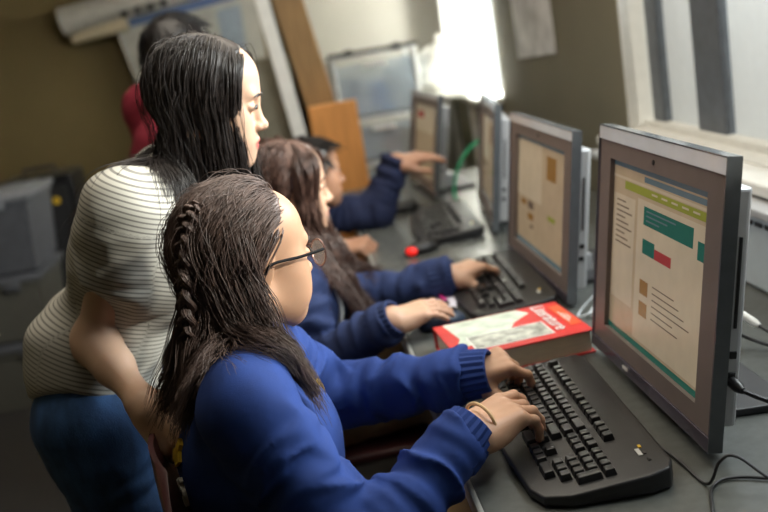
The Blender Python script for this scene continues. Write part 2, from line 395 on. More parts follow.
# ------------------------------------------------------------------ hair
def hair_sim(fr, N, L, combf, collide, s=1., lay=(.002, .02), steps=44, wave=(0, .06), clumps=90, clump=.55, jit=.02, grav=1., hairline=None, comb_len=.10, spread=1.0, seed=3, side=None, adh=.0, drift=None, grow=0.):
    r = np.random.default_rng(seed); C = A(-.014, 0, .036)*s; RA = A(.0925, .0735, .0835)*s
    pts = []
    while len(pts) < N:
        d = r.normal(size=3); d /= np.linalg.norm(d); p = d
        q = (A(-.014, 0, .036)+d*A(.0925, .0735, .0835)); hx = np.interp(q[2], [-.07, -.03, 0, .04, .07, .10, .125], [-.045, -.03, .004, .030, .050, .062, .05])
        if hairline: hx = hairline(q, hx)
        if q[0] < hx and q[2] > -.055 and (side is None or side(q)): pts.append(q)
    q = np.array(pts)*s; P = L2W(fr, q); Rm = fr[1]
    nrm = ((q-C)/(RA*RA)); nrm /= np.linalg.norm(nrm, axis=1)[:, None]; nW = nrm @ Rm.T
    cmb = combf(q/s) @ Rm.T
    Ls = L*(1+.13*r.normal(size=N)).clip(.6, 1.25) if np.isscalar(L) else L(q/s)*(1+.06*r.normal(size=N))
    lay_ = lay[0]+(lay[1]-lay[0])*r.random(N)**1.3; step = Ls/steps
    dr = unit2(cmb*.9+nW*.35); out = [P.copy()]; g = A(0, 0, -1.); dft = drift(q/s) @ Rm.T if drift else 0
    ph = r.random((N, 3))*6.28; acc = np.zeros(N)
    for i in range(steps):
        acc += step; wc = np.clip(1-acc/comb_len, 0, 1)[:, None]; wg = np.clip(acc/comb_len*.9, .12, 1)[:, None]*grav
        dr = unit2(dr*1.3+cmb*1.0*wc+g*wg*.75+dft*np.clip((acc-.15)/.07, 0, 1)[:, None]+jit*r.normal(size=(N, 3)))
        P = P+dr*step[:, None]
        d = collide(P); o = lay_*np.clip(acc/.03, .15, 1)*(1+grow*np.clip((acc-.12)/.15, 0, 1))
        m = (d < o) | ((d < .07) & (adh > 0)); ad = adh*np.clip(1.2-acc/.20, 0, 1)
        if m.any():
            Pm = P[m]; e = .003; dm = d[m]
            gr = np.stack([collide(Pm+A(*(e if j == k else 0 for j in range(3))))-dm for k in range(3)], -1)/e
            gr /= np.linalg.norm(gr, axis=1)[:, None]+1e-9
            gap = o[m]-dm; P[m] = Pm+gr*(np.where(gap > 0, gap*.85, gap*ad[m]))[:, None]
            dd = dr[m]; nd = (dd*gr).sum(1); dr[m] = unit2(dd-gr*np.where(gap > 0, np.minimum(nd, 0), np.maximum(nd, 0)*np.minimum(ad[m]*2.5, 1))[:, None])
        out.append(P.copy())
    X = np.stack(out, 1)                                   # N,steps+1,3
    t = np.linspace(0, 1, steps+1)
    if clumps:
        ci = r.choice(N, clumps, False); key = np.concatenate([X[:, 0]*1.0, X[:, steps//2]*.5, X[:, -1]*.25], 1)
        D2 = ((key[:, None]-key[None, ci])**2).sum(-1); a = ci[D2.argmin(1)]
        wgt = (clump*r.random(N)**.6)[:, None, None]*(np.clip((t-.12)/.6, 0, 1)**.8)[None, :, None]
        X = X*(1-wgt)+(X[a]+(lay_-lay_[a])[:, None, None]*.4*nW[:, None])*wgt
        pa = ph[a]
    else: pa = ph
    if wave[0]:
        amp = wave[0]*np.clip((t-.15)*1.8, 0, 1)[None, :]*(.7+.6*r.random(N))[:, None]; arc = t[None]*Ls[:, None]/wave[1]*6.28
        lat = unit2(np.cross(X[:, -1]-X[:, 0], nW)); bi = nW
        X = X+(amp*np.sin(arc+pa[:, :1]+.4*ph[:, :1]*.3))[..., None]*lat[:, None]+(amp*.7*np.cos(arc+pa[:, :1]))[..., None]*bi[:, None]
    return X
def unit2(v): return v/(np.linalg.norm(v, axis=-1)[..., None]+1e-9)
def strands(X, r=.001, tip=.35):
    N, M, _ = X.shape; T = np.gradient(X, axis=1); T = unit2(T)
    ref = np.broadcast_to(A(.37, .71, .6), T.shape); U = unit2(np.cross(T, ref)); W = np.cross(T, U)
    rr = (r*np.interp(np.linspace(0, 1, M), [0, .08, .6, 1], [.7, 1, .9, tip]))[None, :, None]
    if not np.isscalar(r): pass
    V = np.stack([X+rr*(cos(a)*U+sin(a)*W) for a in (0, 2*pi/3, 4*pi/3)], 2)      # N,M,3,3
    idx = np.arange(N*M*3).reshape(N, M, 3); F = []
    for a in range(3):
        b = (a+1) % 3; F.append(np.stack([idx[:, :-1, a], idx[:, :-1, b], idx[:, 1:, b], idx[:, 1:, a]], -1).reshape(-1, 4))
    return V.reshape(-1, 3), np.concatenate(F)
def scalp(fr, s=1., up=.004, hairline=None):
    H = head_prims(fr, L2W(fr, (-.02, 0, -.09)), s)[:3]; H = [ell(q.p[0], q.p[1]+up, fr=fr, k=q.k) for q in H]
    def post(P, D):
        q = (P-fr[0]) @ fr[1]/s; hx = np.interp(q[:, 2], [-.07, -.03, 0, .04, .07, .10, .125], [-.045, -.03, .004, .030, .050, .062, .05])
        if hairline: hx = np.array([hairline(a, b) for a, b in zip(q, hx)])
        return np.maximum(np.maximum(D, (q[:, 0]-hx+.004)), -.058-q[:, 2])
    return sculpt(H, .004, (post, True))
# ------------------------------------------------------------------ materials used
M = dict(
 ochre=mat('ochre_paint', (.165,.122,.050), .8, var=.06, scale=3), pale=mat('pale_wall_lit', (.40,.38,.33), .8, var=.05, scale=3),
 olive=mat('olive_paint', (.17,.155,.105), .75, var=.06, scale=4), ceil=mat('ceiling_paint', (.45,.43,.38), .9),
 carpet=mat('carpet', (.035,.032,.030), .95, var=.5, scale=120, bump=.6, bscale=300), white=mat('white_trim', (.72,.71,.67), .5, var=.04),
 frame=mat('window_metal', (.13,.145,.165), .45, metal=.3), desk=mat('desk_laminate', (.092,.097,.09), .27, var=.10, scale=60, bump=.03, bscale=700),
 deskedge=mat('desk_edge', (.27,.27,.25), .5), dark=mat('dark_metal', (.03,.03,.032), .5), taupe=mat('bezel_taupe', (.19,.158,.145), .42, var=.06, scale=20),
 rim=clear('clear_acrylic', (.86,.89,.94), .20, .10), rimlow=mat('tinted_acrylic', (.17,.155,.20), .15, metal=.5, var=.2, scale=6, spec=.8), edge=mat('acrylic_edge', (.10,.11,.12), .15, spec=.8),
 silver=mat('silver_plastic', (.47,.475,.485), .38, metal=.25, var=.04), black=mat('black_plastic', (.012,.012,.013), .38, var=.2), keyb=mat('keyboard_black', (.016,.016,.017), .42, var=.2, bump=.1, bscale=900),
 key=mat('key_black', (.020,.020,.022), .32, var=.15), legend=mat('key_legend', (.55,.56,.55), .6), cable=mat('cable_black', (.014,.014,.016), .45), cablew=mat('cable_pale', (.50,.56,.60), .4),
 green=mat('cable_green', (.03,.42,.20), .4), red=mat('book_red', (.50,.026,.022), .45, var=.15, scale=12), paper=mat('paper', (.70,.66,.55), .75, var=.08, scale=60),
 pages=mat('page_edges', (.74,.66,.50), .85, var=.18, scale=40, aniso=(1,1,60)), padw=mat('notepad_paper', (.66,.64,.72), .7, var=.03), pink=mat('pen_pink', (.55,.03,.22), .35),
 redglow=mat('mouse_red_light', (.85,.02,.015), .4, emit=.7), mouseblue=mat('mouse_slate', (.03,.045,.075), .3), maroon=mat('chair_maroon', (.085,.028,.029), .42, var=.1, bump=.1, bscale=300),
 chrome=mat('chair_steel', (.45,.45,.46), .25, metal=1), bingrey=mat('bin_grey', (.10,.105,.12), .5), lidgrey=mat('lid_grey', (.24,.25,.27), .5), binclear=clear('bin_clear', (.19,.185,.16), .40, .3),
 tanwood=mat('tan_wood', (.33,.20,.085), .55, var=.2, scale=14, aniso=(8,8,.6)), orangewood=mat('orange_wood', (.62,.27,.075), .5, var=.14, scale=10, aniso=(6,6,.6)), cabinet=mat('cabinet_olive', (.17,.155,.11), .6),
 drawer=clear('drawer_clear', (.66,.74,.82), .66, .35), cartframe=mat('cart_white', (.70,.72,.74), .4), blueprint=mat('print_blue', (.08,.24,.60), .6), redprint=mat('print_red', (.60,.10,.06), .6),
 yellow=mat('print_yellow', (.80,.50,.03), .7, var=.1), map=mat('map_sheet', (.40,.385,.35), .8, var=.15, scale=7), specs=mat('spectacle_black', (.008,.008,.009), .75, spec=.15), mapgrey=mat('map_blue_grey', (.25,.30,.36), .7), mapblue=mat('map_blue', (.07,.11,.22), .7), tube=mat('roll_white', (.50,.48,.44), .6), cream=mat('roll_cream', (.55,.47,.33), .7),
 poster=mat('poster_print', (.60,.60,.60), .6, var=.35, scale=9), heater=mat('heater_panel', (.50,.56,.60), .5, var=.04), shade=translucent('window_shade', (.66,.67,.67), .40), blind=translucent('curtain_cloth', (.86,.85,.82), .8),
 eyewhite=mat('eye_white', (.36,.32,.29), .5, var=.03), iris=mat('iris_brown', (.012,.008,.006), .25, spec=.3), hairblack=hair_mat('lash_black', (.010,.008,.008)), glass=clear('glass', (.9,.95,.95), .88, .05),
 khaki=mat('khaki_cloth', (.32,.215,.10), .85, var=.12, bump=.3, bscale=500), jeans=mat('denim', (.032,.085,.21), .85, var=.35, scale=40, bump=.4, bscale=700, aniso=(1,1,.35)), shoe=mat('shoe_black', (.02,.02,.022), .5),
)
def emis(name, col, s): return mat(name, col, .25, var=.05, scale=25, emit=s, spec=.5)
ES = .13
M['scr'] = [emis('screen_page_reflect', (.50,.40,.27), ES), emis('screen_white', (.60,.52,.38), ES), emis('screen_teal', (.012,.15,.115), ES), emis('screen_green', (.30,.34,.05), ES), emis('screen_bar', (.12,.20,.24), ES),  # tan base also carries the ochre wall reflected in the screen
            emis('screen_red', (.42,.05,.05), ES), emis('screen_gold', (.30,.16,.04), ES), emis('screen_text', (.16,.12,.09), ES)]
# ------------------------------------------------------------------ setting
XR = 1.0; W1 = (.2, 2.78, .95, 2.25); W2 = (4.42, 5.36, .96, 2.25); YB = 5.8; XL = -2.6; YF = -2.4; ZC = 2.6
struct('floor', MB().box(((XL+XR)/2, (YF+YB)/2, -.05), (XR-XL+.4, YB-YF+.4, .1)), M['carpet'])
struct('ceiling', MB().box(((XL+XR)/2, (YF+YB)/2, ZC+.05), (XR-XL+.4, YB-YF+.4, .1)), M['ceil'])
struct('wall_left', MB().box((XL-.06, (YF+YB)/2, ZC/2), (.12, YB-YF, ZC)), M['ochre'])
struct('wall_front', MB().box(((XL+XR)/2, YF-.06, ZC/2), (XR-XL+.24, .12, ZC)), M['ochre'])
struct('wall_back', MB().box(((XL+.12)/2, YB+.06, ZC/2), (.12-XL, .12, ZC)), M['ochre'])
struct('wall_back_right', MB().box(((.12+XR)/2, YB+.06, ZC/2), (XR-.12+.24, .12, ZC)), M['pale'])  # same back wall; its brighter lighting is put into a paler colour
m = MB()
def wb(y0, y1, z0, z1): m.box((XR+.06, (y0+y1)/2, (z0+z1)/2), (.12, y1-y0, z1-z0))
wb(YF, W1[0], 0, ZC); wb(W1[0], W1[1], 0, W1[2]); wb(W1[0], W1[1], W1[3], ZC); wb(W1[1], W2[0], 0, ZC); wb(W2[0], W2[1], 0, W2[2]); wb(W2[0], W2[1], W2[3], ZC); wb(W2[1], YB, 0, ZC)
struct('wall_right', m, M['olive'])
# window 1: white reveal, dark metal mullions, pale shades over the lower half, glass above
w = MB(); y1 = W1[1]
w.box((1.06, y1-.006, 1.6), (.12, .012, 1.3)); w.box((1.06, W1[0]+.006, 1.6), (.12, .012, 1.3)); w.box((1.06, (W1[0]+y1)/2, 2.244), (.12, y1-W1[0], .012))
w.box((1.055, (W1[0]+y1)/2, .953), (.13, y1-W1[0], .008)); win = struct('window_1', w, M['white'])
mu = MB()
for a, b in ((2.74, 2.66), (2.43, 2.27), (1.55, 1.42), (.72, .60)): mu.box((1.085, (a+b)/2, 1.6), (.045, abs(a-b), 1.29), bev=.004)
mu.box((1.085, (W1[0]+y1)/2, 2.22), (.04, y1-W1[0]-.03, .03), bev=.003)
mu.build('window_mullion', M['frame'], win, False)
sh = MB()
for a, b in ((2.655, 2.435), (2.265, 1.555), (1.415, .725)): sh.box((1.088, (a+b)/2, 1.20), (.006, a-b, .46)); sh.tube([(1.085, a, 1.435), (1.085, b, 1.435)], .008)
sh.build('window_shade', M['shade'], win, False)
q = MB(); q.box((1.075, (W1[0]+y1)/2, .966), (.05, y1-W1[0]-.03, .022), bev=.003); q.build('window_sash', M['white'], win, False)
gl = MB(); gl.box((1.10, (W1[0]+y1)/2, 1.6), (.004, y1-W1[0]-.04, 1.26)); gl.build('window_pane', M['glass'], win, False)
w = MB(); w.box((1.06, W2[0]+.006, 1.6), (.12, .012, 1.28)); w.box((1.06, W2[1]-.006, 1.6), (.12, .012, 1.28))
win2 = struct('window_2', w, M['white'])
mu = MB()
for y in (4.46, 4.89, 5.32): mu.box((1.095, y, 1.6), (.04, .05, 1.28), bev=.004)
mu.build('window_mullion', M['frame'], win2, False); MB().box((1.108, 4.89, 1.6), (.004, .90, 1.26)).build('window_pane', M['glass'], win2, False)
struct('trim_1', MB().box((.985, (W1[0]+2.78)/2, .936), (.16, 2.78-W1[0]+.06, .028), bev=.006), M['white'])
struct('trim_2', MB().box((.975, 4.89, .947), (.19, .98, .028), bev=.006), M['white'])
struct('baseboard_back', MB().box((-1.24, YB-.008, .05), (2.7, .016, .1)), M['dark'])
# curtain in the far window: soft vertical folds
yy = np.linspace(4.40, 5.36, 60); zz = np.linspace(1.0, 2.3, 12); V = []; F = []
for side in (0, 1):
    for z in zz:
        for y in yy: V.append((.955+.012*sin(y*42)+.006*sin(y*17)+side*.003+(2.3-z)*-.02, y, z))
n, k = len(yy), len(zz)
for s in (0, 1):
    for i in range(k-1):
        for j in range(n-1): q = (s*n*k+i*n+j, s*n*k+i*n+j+1, s*n*k+(i+1)*n+j+1, s*n*k+(i+1)*n+j); F.append(q if s else q[::-1])
tag(mkobj('curtain', V, F, M['blind'], None), 'white glowing curtain hanging in the far window', 'curtain')
# heater casing under the near window
h = thing('heater', (.93, 1.5, .73), 'pale blue-grey heater casing along the desk under the near window', 'heater')
MB().box((.935, 1.5, .815), (.10, 2.5, .165), bev=.006).build('casing', M['heater'], h, False)
MB().box((.925, 1.5, .908), (.13, 2.54, .018), bev=.004).build('top_rail', M['silver'], h, False)
g = MB()
for i in range(60): g.box((.883, .30+i*.041, .875), (.004, .028, .008))
g.build('grille', M['dark'], h, False)
# poster on the pier
MB_ = MB(); MB_.box((0, 0, 0), (.004, .56, .42)); po = MB_
o = po.build('poster', M['poster'], None, False); o.location = (.994, 3.72, 1.16); o.rotation_euler = (RD(-3), 0, 0)
tag(o, 'grey printed sheet taped to the olive wall between the windows', 'poster')
# ------------------------------------------------------------------ desk
d = thing('desk', (.55, 2.2, 0), 'long grey laminate computer desk along the window wall', 'desk')
MB().box((.56, 2.03, .715), (.80, 3.86, .030), bev=.004).build('desktop', M['desk'], d, False)
MB().box((.158, 2.03, .712), (.010, 3.86, .036), bev=.004).build('edge_band', M['deskedge'], d, False)
for y in (.25, 1.78, 2.62, 3.9): MB().box((.60, y, .35), (.62, .035, .70), bev=.003).build('support_panel', M['dark'], d, False)
MB().box((.94, 2.03, .40), (.02, 3.8, .58)).build('back_panel', M['dark'], d, False)
# ------------------------------------------------------------------ monitors
def scl(mb, k): mb.v = [v*k for v in mb.v]; return mb
def rot_build(mb, R, off): 
    mb.v = [v @ R.T+off for v in mb.v]; return mb
def monitor(name, label, loc, yaw=0., tilt=8.5, content=None, ws=1., zs=1.):
    root = thing(name, loc, label, 'monitor'); R = rotz(RD(yaw)) @ roty(RD(tilt)); o = A(*loc)
    B = lambda mb, nm, mt, par=root, sm=False: rot_build(scl(mb, A(1, ws, zs)), R, o).build(nm, mt, par, sm)
    b = MB()
    for y0, y1, z0, z1 in ((-.240, .240, .352, .381), (-.240, .240, .022, .052), (-.240, -.190, .052, .352), (.190, .240, .052, .352)): b.box((.009, (y0+y1)/2, (z0+z1)/2), (.016, y1-y0, z1-z0))
    B(b, 'bezel', M['taupe'])
    r = MB()
    for y0, y1, z0, z1 in ((-.244, .244, .3815, .405), (-.244, .244, .0, .0215), (-.244, -.2405, .0215, .3815), (.2405, .244, .0215, .3815)): r.box((.0085, (y0+y1)/2, (z0+z1)/2), (.020, y1-y0, z1-z0), bev=.0012, mi=0 if z0 > .3 else 1)
    rimo = B(r, 'rim', [M['rim'], M['rimlow']])
    e = MB()
    for y0, y1, z0, z1 in ((-.245, .245, .4045, .4065), (-.2455, -.2437, 0, .405), (.2437, .2455, 0, .405)): e.box((.0085, (y0+y1)/2, (z0+z1)/2), (.021, y1-y0, z1-z0))
    B(e, 'rim_edge', M['edge'], rimo)
    # screen with its page and the reflections drawn as blocks
    s = MB(); s.box((.0125, 0, .202), (.006, .381, .301), mi=0)
    sx = .0092; lay = [0]
    def rect(u0, v0, u1, v1, mi):
        lay[0] += 1; x = sx-.00003*lay[0]; ya, yb = .190-.38*u0, .190-.38*u1; za, zb = .352-.30*v0, .352-.30*v1
        s.quad((x, ya, za), (x, ya, zb), (x, yb, zb), (x, yb, za), mi)
    for q in content or []: rect(*q)
    so = B(s, 'screen', M['scr'])
    hs = MB(); hs.prism([(.019, .230), (.019, -.230), (.042, -.229), (.050, -.215), (.050, .215), (.042, .229)], .03, .362, bev=.004)
    ho = B(hs, 'housing', M['silver'])
    st = MB(); st.box((.032, -.2297, .235), (.004, .003, .125)); B(st, 'disc_slot', M['black'], ho)
    for z in (.135, .105): q = MB(); q.box((.032, -.2297, z), (.010, .004, .011), bev=.001); B(q, 'port', M['black'], ho)
    c = MB(); c.tube([(.001, 0, .368), (-.0006, 0, .368)], .004, 12); B(c, 'camera_dot', M['dark'])
    lg = MB(); lg.box((-.003, .07, .012), (.0012, .022, .005)); B(lg, 'badge', M['white'])
    f = MB(); f.box((.062, 0, .074), (.030, .16, .13), bev=.006); B(f, 'stand_arm', M['silver'])
    f = MB(); f.prism([(.02, .11), (.02, -.11), (.19, -.13), (.19, .13)], .7306-loc[2], .7430-loc[2], bev=.003); f.v = [v @ rotz(RD(yaw)).T+o for v in f.v]; f.build('foot', M['dark'], root, False)
    f = MB(); f.box((.105, 0, .016), (.05, .10, .05), bev=.004); f.v = [v @ rotz(RD(yaw)).T+o for v in f.v]; f.build('stand_neck', M['silver'], root, False)
    return root
page = [(0,0,1,.035,4), (.36,.045,1,.075,4), (0,.085,1,.10,1), (.14,.105,1,.15,3), (.02,.19,.27,.80,1), (.30,.17,.98,.95,1), (.37,.20,.86,.30,2), (.90,.25,.96,.34,2), (.37,.375,.50,.455,2), (.50,.40,.67,.455,5),
        (.36,.60,.45,.68,6), (.36,.72,.45,.80,6), (0,.965,1,1,2)]
for i in range(9): page.append((.05, .22+i*.03, .16+.04*((i*7) % 3), .228+i*.03, 7))
for i in range(3): page.append((.40, .218+i*.025, .70-.08*i, .226+i*.025, 4))
for i in range(6): page.append((.50, .60+i*.035, .72+.05*((i*5) % 4), .607+i*.035, 7))
for i in range(5): page.append((.45+.1*i, .118, .51+.1*i, .128, 1))
page2_reflect = [(0,0,1,.04,4), (.0,.04,.52,.55,1), (.08,.58,.20,.63,6), (.24,.57,.36,.64,7), (.24,.68,.36,.74,6), (.30,.78,.36,.81,7), (.62,.10,.80,.30,6), (.66,.60,.80,.64,3), (.0,.955,1,1,4)]  # big pale block is a white reflection on the glass, drawn in
monitor('monitor', 'nearest grey monitor beside the black keyboard, green and teal web page on screen', (.478, 1.392, .750), content=page)
monitor('monitor', 'second nearest grey monitor, behind the red book, brown screen', (.513, 2.176, .742), content=page2_reflect, ws=1.10, zs=.91)
monitor('monitor', 'third monitor back along the desk, seen nearly edge on', (.556, 2.93, .742), yaw=-7, content=page2_reflect, zs=.91)
monitor('monitor', 'farthest monitor, the one the boy reaches towards', (.455, 3.64, .742), yaw=3, tilt=11, zs=.91, content=[(0,0,.9,.38,1), (.1,.1,.4,.2,5)])  # pale upper block is a painted reflection, not page content
# ------------------------------------------------------------------ keyboards
keymesh = {}
def keyboard(loc, yaw, label):
    root = thing('keyboard', (0, 0, 0), label, 'keyboard', None)
    def outline():
        P = []
        L, D = .236, .205
        for y, x in ((-L+.03, D), (-L+.008, D-.01), (-L, D-.04), (-L+.004, .06), (-L+.02, .025), (-L+.05, .012), (-.08, .004), (0, 0), (.08, .004), (L-.05, .012), (L-.02, .025), (L-.004, .06), (L, D-.04), (L-.008, D-.01), (L-.03, D)): P.append((x, y))
        return P
    zt = lambda x: .014+.020*x/.205
    bm = bmesh.new(); ol = outline(); lo = [bm.verts.new((x, y, .002)) for x, y in ol]; hi = [bm.verts.new((x, y, zt(x))) for x, y in ol]; n = len(ol)
    bm.faces.new(lo); bm.faces.new(hi[::-1])
    for i in range(n): bm.faces.new((lo[i], hi[i], hi[(i+1) % n], lo[(i+1) % n]))
    bmesh.ops.recalc_face_normals(bm, faces=list(bm.faces)); bmesh.ops.bevel(bm, geom=[e for e in bm.edges if len(e.link_faces) == 2 and e.calc_face_angle(0) > .8], offset=.004, segments=3, profile=.5, affect='EDGES')
    MB().bm(bm).build('body', M['keyb'], root, True)
    w = MB(); w.box((.19, .10, zt(.19)+.0002), (.010, .03, .001)); 
    U = .0188; keys = []
    def row(r, y, ws, gap=0):
        for w_ in ws:
            if w_ > 0: keys.append((r, y-w_*U/2, w_))
            y -= abs(w_)*U
        return y
    y0 = .213
    for r, ws in ((0, [1.25, -.75, 1.5, 1.25, 6, 1.25, -.75, 2.25, -.3, 1, 1, 1, -.3, 2, 1]), (1, [2.25]+[1]*10+[2.75, -.3, -1, 1, -1, -.3, 1, 1, 1]), (2, [1.75]+[1]*11+[2.25, -.3, -3, -.3, 1, 1, 1]),
                  (3, [1.5]+[1]*12+[1.5, -.3, 1, 1, 1, -.3, 1, 1, 1]), (4, [1]*13+[2, -.3, 1, 1, 1, -.3, 1, 1, 1, 1]), (5.45, [1, -.6]+[1]*4+[-.3]+[1]*4+[-.3]+[1]*4+[-.35, 1, 1, 1])):
        row(r, y0, ws)
    keys.append((2.5, y0-21.6*U-.5*U+.0, 'tall')); keys.append((.5, y0-21.6*U-.5*U, 'tall'))
    keys = [k for k in keys if not (k[2] == 1 and k[0] == 0 and abs(k[1]-(y0-21.1*U)) < .002)]
    for r, y, w_ in keys[:100]:
        if w_ not in keymesh:
            ww, dd = (1, 2) if w_ == 'tall' else (w_, 1); hx, hy = dd*U/2-.0009, ww*U/2-.0009
            bm = bmesh.new(); bmesh.ops.create_cube(bm, size=2)
            for v in bm.verts:
                t = v.co.z > 0; v.co = Vector((v.co.x*(hx-(.0022 if t else 0))+(.0006 if t else 0), v.co.y*(hy-(.0022 if t else 0)), .0105 if t else 0))
            bmesh.ops.bevel(bm, geom=list(bm.edges), offset=.0012, segments=2, profile=.6, affect='EDGES')
            me = bpy.data.meshes.new('key'); bm.to_mesh(me); bm.free(); me.materials.append(M['key']); me.materials.append(M['legend']); keymesh[w_] = me
        o = bpy.data.objects.new('key', keymesh[w_]); COL.objects.link(o); o.parent = root
        x = .036+r*U+U/2; o.location = (x, y, zt(x)-.001); o.rotation_euler = (0, -RD(5.5), 0)
    for k in range(3): q = MB(); q.box((.178, -.155-.02*k, zt(.178)+.0005), (.004, .008, .002)); q.build('indicator', M['yellow'] if k == 0 else M['key'], root, False)
    q = MB(); q.box((.172, .0-.17, zt(.172)-.0003+.001), (.006, .02, .001)); q.build('badge', M['legend'], root, False)
    root.location = loc; root.rotation_euler = (0, 0, yaw); return root
kb = keyboard((.222, 1.345, .7305), RD(-2), 'black keyboard under the hands of the girl in bright blue')
k2 = copytree(kb); k2.location = (.303, 2.15, .7305); k2.rotation_euler = (0, 0, RD(-2)); k2['label'] = 'black keyboard behind the red book, in front of the second monitor'
k3 = copytree(kb); k3.location = (.315, 2.94, .7305); k3.rotation_euler = (0, 0, RD(-3)); k3['label'] = 'blurred dark keyboard beyond the mouse with the red light'
# ------------------------------------------------------------------ small things on the desk
def mouse(loc, yaw, label, glow=False, ms='black', cord=((.05, 0, .008), (.09, .005, .004), (.14, -.03, .004), (.20, -.01, .004))):
    t = thing('computer_mouse', loc, label, 'mouse'); fr = (A(*loc), rotz(RD(yaw)))
    H = [ell((0, 0, .010), (.054, .030, .026), fr=fr), rbox((0, 0, -.02), A(.08, .06, .021), .002, fr=fr, op='s', k=.004)]
    V, F = sculpt(H, .0025); mkobj('body', V, F, M[ms], t, ang=180)
    MB().tube(L2W(fr, [(.030, -.004, .0325), (.030, .004, .0325)]), .006, 12).build('scroll_wheel', M['dark'], t)
    if glow: 
        V, F = sculpt([ell((-.036, -.008, .0145), (.0175, .020, .0125), fr=fr)], .002); mkobj('red_light', V, F, M['redglow'], t, ang=180)['label'] = 'glowing red light'
    MB().tube(spline(L2W(fr, cord)), .0018, 6).build('mouse_cord', M['cable'], t)
    return t
mouse((.305, 2.645, .7305), 20, 'black mouse with a glowing red light on the desk', True)
mouse((.345, 3.29, .7305), 10, 'plain black mouse by the boy\'s elbow on the far desk')
mouse((.244, 1.955, .7305), 8, 'dark slate mouse under the hand of the girl in navy', ms='mouseblue', cord=((.05, 0, .008), (.062, -.02, .004), (.07, -.06, .004), (.12, -.085, .004)))
n = thing('notepad', (.29, 2.17, .73), 'pale lavender notepad lying beside the second keyboard', 'notepad'); n['category'] = 'notepad'
Rn = rotz(RD(-12)); q = MB(); q.box((.268, 2.135, .7345), (.085, .20, .007), Rn, .0008); q.build('pad', M['padw'], n, False)
q = MB(); q.box((.268, 2.135, .7385), (.082, .196, .0006), Rn); q.build('top_sheet', M['padw'], n, False)
pn = thing('pen', (.285, 2.11, .741), 'pink pen lying on the notepad', 'pen')
a, b = A(.268, 2.19, .7435), A(.282, 2.06, .7435); MB().tube([a, a+(b-a)*.8], .0045, 10).build('barrel', M['pink'], pn); MB().tube([a+(b-a)*.8, b], [.0045, .001], 10).build('tip', M['dark'], pn); MB().tube([a+A(.004,0,.003), a+(b-a)*.3+A(.004,0,.003)], .0012, 6).build('clip', M['pink'], pn)
# book (corners worked out on the desk plane)
b0 = A(.222, 1.618, .7305); ex = unit(A(.268, .020, 0)); ey = unit(A(-.06, .27, 0)); ey = unit(ey-ex*(ex@ey)); Rb = np.stack([ex, ey, A(0, 0, 1.)], 1); WX, WY, TH = .262, .205, .046
bk = thing('book', tuple(b0+Rb @ A(WX/2, WY/2, 0)), 'thick red hardcover literature textbook lying on the desk', 'book')
bb = lambda mb, nm, mt, par=bk, sm=False: rot_build(mb, Rb, b0).build(nm, mt, par, sm)
q = MB(); q.box((WX/2, WY/2, .0018), (WX, WY, .0036), bev=.0012); q.box((WX/2, WY/2, TH-.0018), (WX, WY, .0036), bev=.0012); q.box((WX/2, WY-.0018, TH/2), (WX, .0036, TH), bev=.0012)
cover = bb(q, 'cover', M['red'])
q = MB(); q.box((WX/2, WY/2, TH/2), (WX-.012, WY-.010, TH-.007)); bb(q, 'pages', M['pages'])
M['art'] = mat('cover_art', (.50, .55, .45), .5, var=.30, scale=26); M['photo'] = mat('cover_photo', (.30, .30, .25), .3, var=.75, scale=40); M['orange'] = mat('cover_orange', (.68, .09, .03), .3, coat=.3)
q = MB(); z = TH+.0003
q.add([(.008, .045, z), (.03, .10, z), (.02, .20, z), (.175, .20, z), (.192, .165, z), (.15, .13, z), (.10, .04, z), (.06, .06, z)], [tuple(range(8))[::-1]]); bb(q, 'cover_art', M['art'], cover)
q = MB(); q.box((.118, .062, TH+.0005), (.155, .077, .0005)); bb(q, 'photo_border', M['white'], cover)
q = MB(); q.box((.118, .062, TH+.0009), (.149, .071, .0005)); bb(q, 'cover_photo', M['photo'], cover)
q = MB(); q.box((.2465, .11, TH+.0005), (.022, .13, .0005)); bb(q, 'colour_band', M['orange'], cover)
V, F = text_mesh('Literature', .040); V = V @ rotz(-pi/2).T; V[:, 0] += .203; V[:, 1] += .195; V[:, 2] += TH+.0012; q = MB(); q.add(V, F)
bb(q, 'title_lettering', M['white'], cover)
q = MB()
for k in range(3): q.box((.241+.005*k, .10, TH+.0010), (.0016, .07-.02*k, .0003))
bb(q, 'subtitle_lettering', M['white'], cover)
# ------------------------------------------------------------------ cables
def cable(name, label, pts, r, mt, plug=None):
    P = spline(pts, 10); 
    if plug is None: return tag(MB().tube(P, r, 8).build(name, M[mt]), label, 'cable')
    t = thing(name, tuple(P[0]), label, 'cable'); MB().tube(P, r, 8).build('wire', M[mt], t)
    for (a, b, rr, mt2, nm) in plug: MB().tube([a, A(*a)*.3+A(*b)*.7, b], [rr, rr, rr*.6], 10).build(nm, M[mt2], t)
    return t
sx, sy, sz = .524, 1.163, .842
cable('power_cable', 'black power cable plugged into the side of the nearest monitor', [(sx, sy-.020, sz-.004), (sx+.03, sy-.045, sz-.018), (.62, 1.08, .800), (.72, 1.06, .745), (.84, 1.10, .735)], .0036, 'cable', [((sx, sy+.004, sz), (sx+.004, sy-.026, sz-.006), .008, 'black', 'plug')])
cable('keyboard_cable', 'thin black cable looping in front of the nearest monitor', [(.425, 1.30, .736), (.445, 1.18, .734), (.452, 1.10, .734), (.47, 1.095, .765), (.49, 1.085, .772), (.53, 1.04, .745), (.62, 1.02, .734), (.74, 1.06, .734)], .0022, 'cable')
cable('mouse_cable', 'black cable curving across the near corner of the desk', [(.36, .985, .7335), (.42, 1.02, .7335), (.455, 1.09, .7335), (.50, 1.10, .7335), (.60, 1.04, .7335), (.72, 1.04, .7335)], .0022, 'cable')
